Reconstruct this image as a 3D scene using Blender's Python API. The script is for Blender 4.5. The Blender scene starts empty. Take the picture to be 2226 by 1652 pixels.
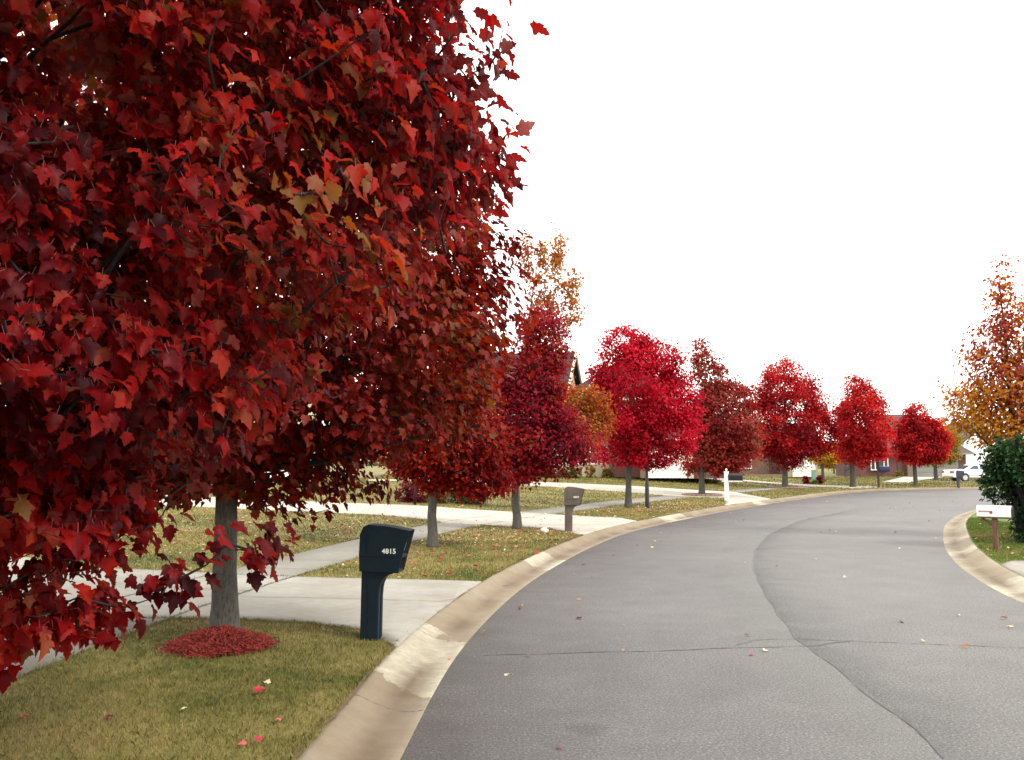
import bpy, bmesh, math, random
import numpy as np
from mathutils import Vector, Matrix
random.seed(7); rng = np.random.default_rng(11)
S = bpy.context.scene
COL = S.collection
PI = math.pi
R = math.radians

# ------------------------------------------------------------------ camera model (photo measured on a 2226x1652 grid)
FPX = 2045.0; CX = 1113.0; CY = 826.0; HOR = 1000.0; CAMZ = 2.0
PITCH = math.atan((HOR - CY) / FPX)
def ray(px, py):
    u = (px - CX) / FPX; v = (CY - py) / FPX
    c, s = math.cos(PITCH), math.sin(PITCH)
    return np.array([u, c - v * s, s + v * c])

# ------------------------------------------------------------------ street lines (metres, road surface z = 0)
def smooth_curve(pts, step=0.3, sm=5.0):
    P = np.array(pts, float)
    d = np.r_[0, np.cumsum(np.linalg.norm(np.diff(P, axis=0), axis=1))]
    s = np.arange(0, d[-1], step)
    Q = np.c_[np.interp(s, d, P[:, 0]), np.interp(s, d, P[:, 1])]
    k = int(sm / step); w = np.hanning(2 * k + 3)[1:-1]; w /= w.sum()
    pad0 = Q[0] - (Q[1:k + 1][::-1] - Q[0]); pad1 = Q[-1] - (Q[-k - 1:-1][::-1] - Q[-1])
    E = np.vstack([pad0, Q, pad1])
    n = len(w) // 2
    X = np.convolve(E[:, 0], w, 'same'); Y = np.convolve(E[:, 1], w, 'same')
    Q = np.c_[X, Y][len(pad0):len(pad0) + len(Q)]
    d = np.r_[0, np.cumsum(np.linalg.norm(np.diff(Q, axis=0), axis=1))]
    return Q, d
KP = [(-1.1, -30), (-1.0, -10), (-.93, 0), (-.83, 5), (-.77, 6.3), (-.7, 8), (-.66, 9.44), (-.42, 11.4), (0, 14.3), (.51, 16.8), (1.54, 21), (3.0, 25.9),
      (4.96, 30.4), (7.35, 35.2), (9.3, 39), (12.4, 44.5), (16, 50.5), (19.8, 56.6), (23, 60.5), (27, 63.6), (32, 65.3), (42, 66), (70, 66), (130, 66)]
K, KS = smooth_curve(KP, .3, 3.0)
KRP = [(7.3, -30), (7.1, -6), (6.95, 5), (6.95, 10), (7.1, 13.3), (7.5, 14.9), (8.4, 17.9), (9.75, 21.4), (11.3, 24.9), (13.2, 29), (15.9, 34), (19, 38.8),
       (22.5, 43.5), (26.5, 48.3), (32, 52.6), (42, 55.5), (70, 56), (130, 56)]
KR, KRS = smooth_curve(KRP, .3, 2.5)
def normals(Q):
    t = np.gradient(Q, axis=0); t /= np.linalg.norm(t, axis=1)[:, None]
    return np.c_[-t[:, 1], t[:, 0]]        # to the left of travel
KN = normals(K); KRN = -normals(KR)
KW = .56
def dist_to(Q, N, P):
    """signed lateral distance (positive on the N side) and index"""
    P = np.atleast_2d(P); out = np.empty(len(P)); idx = np.empty(len(P), int)
    for a in range(0, len(P), 20000):
        p = P[a:a + 20000]
        D = ((p[:, None, :] - Q[None]) ** 2).sum(2)
        i = D.argmin(1); idx[a:a + 20000] = i
        sg = np.sign(((p - Q[i]) * N[i]).sum(1)); out[a:a + 20000] = np.sqrt(D[np.arange(len(p)), i]) * sg
    return out, idx
def rise(v, P):
    az = P[:, 0] / np.maximum(P[:, 1], 1.0)
    w = 1 - .92 * np.clip((az - .2) / .14, 0, 1)
    t = np.clip(v - 4, 0, 15)
    sm = t * t / (t + 1.2)
    return .12 + .012 * np.clip(v - .56, 0, 4) + .047 * sm * w
def ground_z(P):
    P = np.atleast_2d(np.asarray(P, float))
    v, _ = dist_to(K, KN, P); r, _ = dist_to(KR, KRN, P)
    z = np.zeros(len(P))
    z = np.where(v > .5, rise(v, P), z)
    z = np.where((r > .5) & (v < .0), .12, z)
    return z
def gz(x, y): return float(ground_z([(x, y)])[0])
def G(px, py):
    """point of the ground seen at a photo position"""
    d = ray(px, py); d = d / d[1]
    ys = np.r_[np.arange(3, 40, .05), np.arange(40, 200, .15)]
    P = np.c_[d[0] * ys, ys]; z = CAMZ + d[2] * ys
    g = ground_z(P); hit = np.where(z <= g)[0]
    i = hit[0] if len(hit) else len(ys) - 1
    return np.array([P[i, 0], P[i, 1], g[i]])
def at(px, Y):
    return (px - CX) / FPX * Y / math.cos(PITCH) * (math.cos(PITCH)), Y

# ------------------------------------------------------------------ materials
MATS = {}
def newmat(name):
    m = bpy.data.materials.new(name); m.use_nodes = True; MATS[name] = m
    nt = m.node_tree; b = nt.nodes['Principled BSDF']
    return m, nt, b
def rgba(c): return (c[0], c[1], c[2], 1)
def node(nt, t, **kw):
    n = nt.nodes.new(t)
    for k, v in kw.items():
        if k in n.inputs: n.inputs[k].default_value = v
        else: setattr(n, k, v)
    return n
def ramp(nt, fac, stops, interp='LINEAR'):
    n = nt.nodes.new('ShaderNodeValToRGB'); n.color_ramp.interpolation = interp
    e = n.color_ramp.elements
    while len(e) < len(stops): e.new(.5)
    for i, (p, c) in enumerate(stops):
        e[i].position = p; e[i].color = rgba(c) if not isinstance(c, (int, float)) else (c, c, c, 1)
    nt.links.new(fac, n.inputs[0]); return n
def mix(nt, f, a, b, mode='MIX'):
    n = nt.nodes.new('ShaderNodeMix'); n.data_type = 'RGBA'; n.blend_type = mode
    for s, v in ((0, f), (6, a), (7, b)):
        if hasattr(v, 'links') or hasattr(v, 'is_output'): nt.links.new(v, n.inputs[s])
        elif s == 0: n.inputs[0].default_value = v
        else: n.inputs[s].default_value = rgba(v)
    return n.outputs[2]
def coords(nt, kind='Object', scale=(1, 1, 1)):
    tc = nt.nodes.new('ShaderNodeTexCoord'); mp = nt.nodes.new('ShaderNodeMapping')
    mp.inputs['Scale'].default_value = scale
    nt.links.new(tc.outputs[kind], mp.inputs[0]); return mp.outputs[0]
def noise(nt, vec, scale, detail=4, rough=.55, dist=0):
    n = node(nt, 'ShaderNodeTexNoise'); n.inputs['Scale'].default_value = scale
    n.inputs['Detail'].default_value = detail; n.inputs['Roughness'].default_value = rough; n.inputs['Distortion'].default_value = dist
    nt.links.new(vec, n.inputs['Vector']); return n.outputs[0]
def bump(nt, b, h, strength=.3, dist=.01):
    n = nt.nodes.new('ShaderNodeBump'); n.inputs['Strength'].default_value = strength; n.inputs['Distance'].default_value = dist
    nt.links.new(h, n.inputs['Height']); nt.links.new(n.outputs[0], b.inputs['Normal'])
def plain(name, col, rough=.6, var=.15, scale=6, metallic=0, bmp=0):
    m, nt, b = newmat(name)
    v = coords(nt); f = noise(nt, v, scale, 5)
    r = ramp(nt, f, [(.3, tuple(c * (1 - var) for c in col)), (.7, tuple(min(1, c * (1 + var)) for c in col))])
    nt.links.new(r.outputs[0], b.inputs['Base Color']); b.inputs['Roughness'].default_value = rough; b.inputs['Metallic'].default_value = metallic
    if bmp: bump(nt, b, noise(nt, v, scale * 12, 3), bmp, .003)
    return m
def leafmat(name, stops, under=(.42, .2, .16), trans=.45, rough=.5, undermix=.3, spec=.12):
    m, nt, b = newmat(name)
    at_ = node(nt, 'ShaderNodeAttribute'); at_.attribute_name = 'tone'
    mo = node(nt, 'ShaderNodeMath', operation='MULTIPLY_ADD'); nt.links.new(noise(nt, coords(nt), 22, 3), mo.inputs[0]); mo.inputs[1].default_value = .45; mo.inputs[2].default_value = -.22
    ad_ = node(nt, 'ShaderNodeMath', operation='ADD'); nt.links.new(mo.outputs[0], ad_.inputs[0]); nt.links.new(at_.outputs['Fac'], ad_.inputs[1])
    r = ramp(nt, ad_.outputs[0], stops)
    geo = node(nt, 'ShaderNodeNewGeometry')
    um = node(nt, 'ShaderNodeMath', operation='MULTIPLY'); nt.links.new(geo.outputs['Backfacing'], um.inputs[0]); um.inputs[1].default_value = undermix
    c = mix(nt, um.outputs[0], r.outputs[0], under)
    nz = noise(nt, coords(nt), 60, 2)
    c2 = mix(nt, .35, c, ramp(nt, nz, [(.35, (.35, .35, .35)), (.7, (1, 1, 1))]).outputs[0], 'MULTIPLY')
    nt.links.new(c2, b.inputs['Base Color']); b.inputs['Roughness'].default_value = rough
    b.inputs['Specular IOR Level'].default_value = spec
    tr = node(nt, 'ShaderNodeBsdfTranslucent'); sat = node(nt, 'ShaderNodeHueSaturation'); sat.inputs['Saturation'].default_value = 1.2; sat.inputs['Value'].default_value = 1.5
    nt.links.new(r.outputs[0], sat.inputs['Color']); nt.links.new(sat.outputs[0], tr.inputs[0])
    ms = node(nt, 'ShaderNodeMixShader'); ms.inputs[0].default_value = trans
    nt.links.new(b.outputs[0], ms.inputs[1]); nt.links.new(tr.outputs[0], ms.inputs[2])
    nt.links.new(ms.outputs[0], nt.nodes['Material Output'].inputs[0])
    return m

# asphalt: aggregate speckle, stains, finer seams
m, nt, b = newmat('asphalt')
v = coords(nt)
uv = node(nt, 'ShaderNodeUVMap'); sep = node(nt, 'ShaderNodeSeparateXYZ'); nt.links.new(uv.outputs[0], sep.inputs[0])
big = noise(nt, v, .22, 5, .6); mid = noise(nt, v, 1.6, 5, .6); fine = noise(nt, v, 48, 4, .75)
vor = node(nt, 'ShaderNodeTexVoronoi'); vor.inputs['Scale'].default_value = 85; nt.links.new(v, vor.inputs['Vector'])
c = ramp(nt, big, [(.3, (.088, .084, .088)), (.7, (.15, .147, .143))]).outputs[0]
c = mix(nt, .45, c, ramp(nt, mid, [(.3, (.55, .53, .52)), (.7, (1.1, 1.1, 1.08))]).outputs[0], 'MULTIPLY')
edge = node(nt, 'ShaderNodeMath', operation='ADD'); nt.links.new(sep.outputs[0], edge.inputs[0])
ms = node(nt, 'ShaderNodeMath', operation='MULTIPLY'); nt.links.new(mid, ms.inputs[0]); ms.inputs[1].default_value = 1.2; nt.links.new(ms.outputs[0], edge.inputs[1])
c = mix(nt, 1.0, c, ramp(nt, edge.outputs[0], [(.35, (.62, .56, .53)), (.8, (.74, .71, .74)), (1.0, (1, 1, 1))]).outputs[0], 'MULTIPLY')
mr = node(nt, 'ShaderNodeMapRange'); mr.inputs[1].default_value = .35; mr.inputs[2].default_value = 4.2; nt.links.new(edge.outputs[0], mr.inputs[0])
c_e = ramp(nt, mr.outputs[0], [(0, (.5, .45, .43)), (.2, (.66, .62, .64)), (.5, (.82, .81, .82)), (1, (1.0, 1.0, 1.0))]).outputs[0]
c = ramp(nt, big, [(.3, (.1, .1, .1)), (.7, (.141, .14, .138))]).outputs[0]
c = mix(nt, .5, c, ramp(nt, mid, [(.3, (.68, .66, .66)), (.7, (1.05, 1.05, 1.04))]).outputs[0], 'MULTIPLY')
c = mix(nt, 1.0, c, c_e, 'MULTIPLY')
sp = ramp(nt, fine, [(.3, (.12, .12, .13)), (.45, (.7, .7, .71)), (.56, (1.1, 1.1, 1.08)), (.66, (2.6, 2.5, 2.3))]).outputs[0]
c = mix(nt, .9, c, sp, 'MULTIPLY')
st2 = ramp(nt, noise(nt, v, 22, 3, .8), [(.3, (.7, .69, .68)), (.5, (1, 1, 1)), (.72, (1.3, 1.28, 1.25))]).outputs[0]
c = mix(nt, .8, c, st2, 'MULTIPLY')
nt.links.new(c, b.inputs['Base Color']); b.inputs['Roughness'].default_value = .72; b.inputs['Specular IOR Level'].default_value = .45
bump(nt, b, fine, .6, .006)

def concrete(name, base, joints=0, stains=True, s_marks=None, warm=(1.0, .92, .78)):
    m, nt, b = newmat(name)
    v = coords(nt)
    n1 = noise(nt, v, .9, 6, .65); n2 = noise(nt, v, 7, 5, .6); n3 = noise(nt, v, 90, 3, .7)
    c = ramp(nt, n1, [(.3, tuple(x * .74 * w for x, w in zip(base, warm))), (.68, base)]).outputs[0]
    c = mix(nt, .45, c, ramp(nt, n2, [(.25, (.68, .66, .62)), (.7, (1.1, 1.1, 1.1))]).outputs[0], 'MULTIPLY')
    c = mix(nt, .4, c, ramp(nt, n3, [(.3, (.65, .65, .65)), (.7, (1.2, 1.2, 1.2))]).outputs[0], 'MULTIPLY')
    return m, nt, b, c, v, n3
m, nt, b, c, v, n3 = concrete('driveway_concrete', (.29, .285, .26)); nt.links.new(c, b.inputs['Base Color']); b.inputs['Roughness'].default_value = .85; bump(nt, b, n3, .25, .003)
m, nt, b, c, v, n3 = concrete('pale_driveway_concrete', (.43, .42, .385)); nt.links.new(c, b.inputs['Base Color']); b.inputs['Roughness'].default_value = .85; bump(nt, b, n3, .25, .003)
m, nt, b, c, v, n3 = concrete('sidewalk_concrete', (.21, .21, .19)); nt.links.new(c, b.inputs['Base Color']); b.inputs['Roughness'].default_value = .88; bump(nt, b, n3, .25, .003)
# kerb: warm sandy concrete, worn pale stretches, brown gutter stain, joints every 3 m
def kerbmat(name, patches, base):
    m, nt, b, c, v, n3 = concrete(name, base, warm=(1, .86, .66))
    uv = node(nt, 'ShaderNodeUVMap'); sep = node(nt, 'ShaderNodeSeparateXYZ'); nt.links.new(uv.outputs[0], sep.inputs[0])
    wob = noise(nt, v, 3.5, 5, .7)
    def M(op, a, bb):
        n = node(nt, 'ShaderNodeMath', operation=op)
        for i, x in enumerate((a, bb)):
            if isinstance(x, (int, float)): n.inputs[i].default_value = x
            else: nt.links.new(x, n.inputs[i])
        return n.outputs[0]
    u = sep.outputs[0]; w = sep.outputs[1]
    uu = M('ADD', u, M('MULTIPLY', M('SUBTRACT', wob, .5), 1.5)); uu = M('ADD', uu, M('MULTIPLY', M('SUBTRACT', noise(nt, v, 11, 5, .7), .5), .6))
    uu = M('ADD', uu, M('MULTIPLY', w, -.9))
    mask = None
    for a0, a1 in patches:
        x = M('MULTIPLY', M('GREATER_THAN', uu, a0), M('LESS_THAN', uu, a1))
        mask = x if mask is None else M('MAXIMUM', mask, x)
    speck = ramp(nt, noise(nt, v, 16, 5, .7), [(.3, .4), (.6, .85)]).outputs[0]
    mask = M('MULTIPLY', mask, speck)
    c = mix(nt, mask, c, mix(nt, .6, (.41, .385, .29), ramp(nt, noise(nt, v, 6, 4), [(.3, (.6, .6, .6)), (.65, (1.1, 1.1, 1.1))]).outputs[0], 'MULTIPLY'))
    # gutter stain along the flow line
    st = ramp(nt, w, [(.02, 0), (.13, .55), (.24, .85), (.4, .15), (.5, 0)]).outputs[0]
    stn = M('MULTIPLY', st, ramp(nt, noise(nt, v, .8, 4), [(.35, .1), (.58, 1.0)]).outputs[0])
    c = mix(nt, stn, c, (.085, .052, .028))
    fr = M('FRACT', M('DIVIDE', M('ADD', u, M('MULTIPLY', M('SUBTRACT', noise(nt, v, 5, 3), .5), .25)), 2.9), 0)
    jt = M('LESS_THAN', fr, .006)
    c = mix(nt, jt, c, (.07, .06, .045))
    nt.links.new(c, b.inputs['Base Color']); b.inputs['Roughness'].default_value = .8; bump(nt, b, n3, .25, .003)

def joint_s(y):   # arc position along the left kerb at world y
    i = int(np.argmin(abs(K[:, 1] - y) + (K[:, 0] > 30) * 100)); return float(KS[i])
kerbmat('kerb_concrete', [(joint_s(8.0), joint_s(10.5)), (joint_s(17.2), joint_s(19.0)), (joint_s(30.5), joint_s(33)), (joint_s(42), joint_s(43.5))], (.235, .2, .145))
kerbmat('kerb_concrete_right', [(44.2, 45.4), (50.3, 51.2), (53.5, 54.4)], (.29, .26, .195))

# grass ground and blades share one colour field (object coords = world coords)
def grassmat(name, attr, green=0):
    m, nt, b = newmat(name)
    v = coords(nt)
    f = noise(nt, v, .55, 6, .62, .3)
    f2 = noise(nt, v, 5, 4, .6)
    add = node(nt, 'ShaderNodeMath', operation='MULTIPLY_ADD'); nt.links.new(f2, add.inputs[0]); add.inputs[1].default_value = .5; nt.links.new(f, add.inputs[2])
    r = ramp(nt, add.outputs[0], [(.52, (.055, .08, .015)), (.66, (.12, .112, .032)), (.8, (.195, .168, .06)), (.95, (.22, .168, .068))])
    c = r.outputs[0]
    if green: c = mix(nt, ramp(nt, f, [(.38, 1), (.62, .25)]).outputs[0], c, (.065, .13, .015))
    if attr:
        a = node(nt, 'ShaderNodeAttribute'); a.attribute_name = 'tone'
        c = mix(nt, .75, c, ramp(nt, a.outputs['Fac'], [(0, (.4, .5, .28)), (.5, (.95, 1, .8)), (.8, (1.5, 1.35, 1.1)), (1, (2.1, 1.8, 1.3))]).outputs[0], 'MULTIPLY')
    else:
        c = mix(nt, .6, c, ramp(nt, noise(nt, v, 42, 4, .75), [(.3, (.25, .28, .2)), (.7, (1.35, 1.3, 1.1))]).outputs[0], 'MULTIPLY')
    nt.links.new(c, b.inputs['Base Color']); b.inputs['Roughness'].default_value = .75; b.inputs['Specular IOR Level'].default_value = .2
    return m
grassmat('lawn', False); grassmat('grass_blade', True); grassmat('green_lawn', False, 1); grassmat('green_grass_blade', True, 1)

# bark
def barkmat(name, a, bcol, sc=1):
    m, nt, b = newmat(name)
    v = coords(nt, 'Object', (26 * sc, 26 * sc, 6 * sc)); n1 = noise(nt, v, 1.6, 7, .75, .6); n2 = noise(nt, coords(nt), 3, 4)
    c = ramp(nt, n1, [(.36, bcol), (.55, a)]).outputs[0]
    c = mix(nt, .5, c, ramp(nt, n2, [(.3, (.6, .6, .55)), (.7, (1.15, 1.15, 1.1))]).outputs[0], 'MULTIPLY')
    nt.links.new(c, b.inputs['Base Color']); b.inputs['Roughness'].default_value = .9; bump(nt, b, n1, .8, .012)
barkmat('grey_bark', (.09, .085, .073), (.025, .023, .02)); barkmat('dark_twig', (.03, .024, .026), (.01, .008, .009))
barkmat('pale_bark', (.1, .095, .075), (.035, .032, .027))

# leaves
leafmat('leaf_near_maple', [(0, (.035, .0015, .004)), (.2, (.1, .002, .004)), (.45, (.235, .005, .006)), (.62, (.34, .014, .009)), (.78, (.3, .04, .017)), (.9, (.22, .07, .03)), (1, (.16, .085, .02))], under=(.56, .25, .22), trans=.42, undermix=.52)
leafmat('leaf_brown_maple', [(0, (.04, .003, .004)), (.3, (.13, .007, .006)), (.55, (.24, .02, .013)), (.8, (.21, .05, .028)), (1, (.12, .06, .018))], under=(.22, .09, .07), trans=.42)
leafmat('leaf_russet', [(0, (.07, .004, .006)), (.35, (.22, .014, .014)), (.65, (.33, .038, .03)), (.85, (.3, .075, .055)), (1, (.2, .09, .035))], under=(.36, .14, .12))
leafmat('leaf_scarlet', [(0, (.07, .001, .0015)), (.4, (.21, .003, .003)), (.7, (.3, .014, .004)), (1, (.26, .05, .008))], under=(.2, .04, .03))
leafmat('leaf_crimson', [(0, (.07, .0015, .01)), (.3, (.18, .003, .014)), (.6, (.3, .008, .022)), (.85, (.28, .035, .02)), (1, (.32, .1, .02))], under=(.24, .05, .06))
leafmat('leaf_bright_red', [(0, (.2, .001, .008)), (.4, (.45, .0025, .02)), (.75, (.6, .009, .036)), (1, (.62, .05, .08))], under=(.4, .03, .045), undermix=.5)
leafmat('leaf_red', [(0, (.14, .0015, .005)), (.4, (.37, .005, .01)), (.75, (.56, .018, .018)), (1, (.52, .07, .05))], under=(.3, .035, .035))
leafmat('leaf_orange', [(0, (.26, .03, .015)), (.3, (.34, .085, .025)), (.65, (.36, .15, .03)), (1, (.38, .23, .03))], under=(.34, .16, .07))
leafmat('leaf_orange_pink', [(0, (.22, .02, .03)), (.35, (.33, .06, .035)), (.6, (.42, .14, .02)), (1, (.46, .24, .02))], under=(.42, .19, .13))
leafmat('leaf_olive', [(0, (.1, .09, .02)), (.5, (.25, .19, .04)), (1, (.4, .26, .05))], under=(.28, .22, .08))
leafmat('leaf_yellow', [(0, (.3, .2, .02)), (.5, (.5, .33, .03)), (1, (.55, .4, .06))], under=(.5, .35, .1))
leafmat('leaf_dark_green', [(0, (.006, .02, .009)), (.5, (.018, .055, .02)), (.85, (.045, .1, .02)), (1, (.2, .15, .03))], under=(.07, .1, .06), rough=.3, trans=.2)
leafmat('leaf_green', [(0, (.025, .06, .01)), (.6, (.06, .14, .02)), (1, (.16, .22, .04))], under=(.1, .14, .05))
leafmat('leaf_shrub_brown', [(0, (.07, .04, .02)), (.5, (.15, .1, .04)), (1, (.22, .17, .07))], under=(.15, .1, .05))
leafmat('leaf_burgundy', [(0, (.06, .004, .012)), (.5, (.16, .01, .025)), (1, (.26, .03, .04))], under=(.2, .05, .05))
leafmat('leaf_litter', [(0, (.12, .04, .02)), (.3, (.32, .12, .06)), (.55, (.45, .28, .14)), (.8, (.6, .48, .3)), (1, (.72, .6, .42))], under=(.6, .45, .33), trans=.15)
leafmat('leaf_litter_red', [(0, (.1, .01, .015)), (.5, (.4, .03, .05)), (1, (.6, .18, .18))], under=(.5, .2, .2), trans=.15)

# solids
def plastic(name, col, rough=.45):
    m, nt, b = newmat(name); v = coords(nt)
    f = noise(nt, v, 5, 5, .6)
    c = ramp(nt, f, [(.3, tuple(x * .75 for x in col)), (.7, tuple(x * 1.2 for x in col))]).outputs[0]
    dirt = ramp(nt, noise(nt, v, 30, 4), [(.55, 0), (.85, .04)]).outputs[0]
    c = mix(nt, dirt, c, (.2, .18, .15))
    nt.links.new(c, b.inputs['Base Color']); b.inputs['Specular IOR Level'].default_value = .22
    nt.links.new(ramp(nt, f, [(.3, rough - .08), (.7, rough + .12)]).outputs[0], b.inputs['Roughness'])
    bump(nt, b, noise(nt, v, 220, 2), .15, .001)
plastic('teal_plastic', (.0006, .0085, .0145), .55); plastic('taupe_plastic', (.095, .076, .064), .6); plastic('grey_plastic', (.08, .075, .1), .6)
plain('recess_shade', (.006, .007, .008), .8); plain('label_grey', (.2, .23, .24), .5); plain('number_white', (.62, .65, .62), .6)
plain('white_paint', (.78, .79, .78), .45, .06); plain('white_metal', (.8, .8, .79), .35, .05); plain('black_metal', (.008, .009, .012), .4)
plain('navy_metal', (.006, .012, .09), .35); plain('dark_wood', (.03, .022, .02), .8); plain('flag_red', (.3, .012, .03), .5)
plain('grey_board', (.2, .19, .2), .7)
m, nt, b = newmat('cedar_post'); v = coords(nt, 'Object', (22, 22, 1.6)); n1 = noise(nt, v, 2, 5)
nt.links.new(ramp(nt, n1, [(.35, (.07, .03, .02)), (.55, (.14, .065, .045)), (.75, (.14, .105, .09))]).outputs[0], b.inputs['Base Color']); b.inputs['Roughness'].default_value = .85
plain('mulch_red', (.17, .013, .008), .9, .4, 30); plain('mulch_dark', (.035, .018, .014), .9, .3, 20)
plain('cream_siding', (.42, .37, .25), .7, .06, 1.5); plain('beige_siding', (.33, .3, .22), .7, .06, 1.5); plain('white_siding', (.82, .82, .8), .6, .04, 1)
plain('cream_trim', (.68, .62, .46), .6, .05); plain('white_trim', (.8, .8, .78), .5, .04); plain('garage_white', (.85, .84, .81), .5, .03, 1); plain('garage_grey', (.17, .175, .155), .6, .04, 1)
plain('door_dark', (.07, .035, .03), .5); plain('terracotta', (.06, .03, .025), .7); plain('utility_green', (.13, .25, .19), .5, .06)
plain('crack_tar', (.06, .06, .062), .8, .3, 20); plain('joint_dark', (.06, .055, .04), .9, .4, 20); plain('bag_white', (.85, .83, .8), .5, .04)
plain('stain_oil', (.065, .065, .072), .7, .3, 30); plain('concrete_edging', (.24, .15, .12), .85, .3, 12); plain('straw_edge', (.11, .07, .03), .9, .4, 30)
plain('car_white', (.8, .8, .81), .25, .02); plain('tyre', (.02, .02, .02), .8); plain('rim', (.45, .45, .46), .35, .1, 5, .6); plain('tail_red', (.35, .02, .03), .3); plain('car_trim', (.03, .03, .03), .5)
m, nt, b = newmat('glass_dark'); b.inputs['Base Color'].default_value = (.03, .04, .055, 1); b.inputs['Roughness'].default_value = .08
m, nt, b = newmat('car_glass'); b.inputs['Base Color'].default_value = (.03, .06, .075, 1); b.inputs['Roughness'].default_value = .08
def shingle(name, a, bb):
    m, nt, b = newmat(name); v = coords(nt)
    br = node(nt, 'ShaderNodeTexBrick'); br.inputs['Scale'].default_value = 3; nt.links.new(coords(nt, 'Object', (1, 1, 1.6)), br.inputs['Vector'])
    br.inputs['Color1'].default_value = rgba(a); br.inputs['Color2'].default_value = rgba(bb); br.inputs['Mortar'].default_value = rgba(tuple(x * .6 for x in a)); br.inputs['Mortar Size'].default_value = .02
    c = mix(nt, .6, br.outputs[0], ramp(nt, noise(nt, v, 2, 5), [(.3, (.6, .6, .6)), (.7, (1.2, 1.2, 1.2))]).outputs[0], 'MULTIPLY')
    nt.links.new(c, b.inputs['Base Color']); b.inputs['Roughness'].default_value = .9
shingle('dark_shingle', (.013, .014, .02), (.022, .024, .032)); shingle('brown_shingle', (.06, .05, .046), (.085, .072, .066)); shingle('grey_shingle', (.05, .054, .062), (.07, .073, .082))
def brick(name, a, bb):
    m, nt, b = newmat(name)
    tc = node(nt, 'ShaderNodeTexCoord'); sp_ = node(nt, 'ShaderNodeSeparateXYZ'); nt.links.new(tc.outputs['Object'], sp_.inputs[0])
    ad = node(nt, 'ShaderNodeMath', operation='ADD'); nt.links.new(sp_.outputs[0], ad.inputs[0]); nt.links.new(sp_.outputs[1], ad.inputs[1])
    cb = node(nt, 'ShaderNodeCombineXYZ'); nt.links.new(ad.outputs[0], cb.inputs[0]); nt.links.new(sp_.outputs[2], cb.inputs[1])
    br = node(nt, 'ShaderNodeTexBrick'); br.inputs['Scale'].default_value = 4.4; nt.links.new(cb.outputs[0], br.inputs['Vector'])
    br.inputs['Color1'].default_value = rgba(a); br.inputs['Color2'].default_value = rgba(bb); br.inputs['Mortar'].default_value = (.15, .13, .11, 1); br.inputs['Mortar Size'].default_value = .012
    nt.links.new(br.outputs[0], b.inputs['Base Color']); b.inputs['Roughness'].default_value = .9
brick('red_brick', (.09, .03, .025), (.13, .052, .04)); brick('brown_brick', (.12, .08, .055), (.17, .115, .08))

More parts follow.
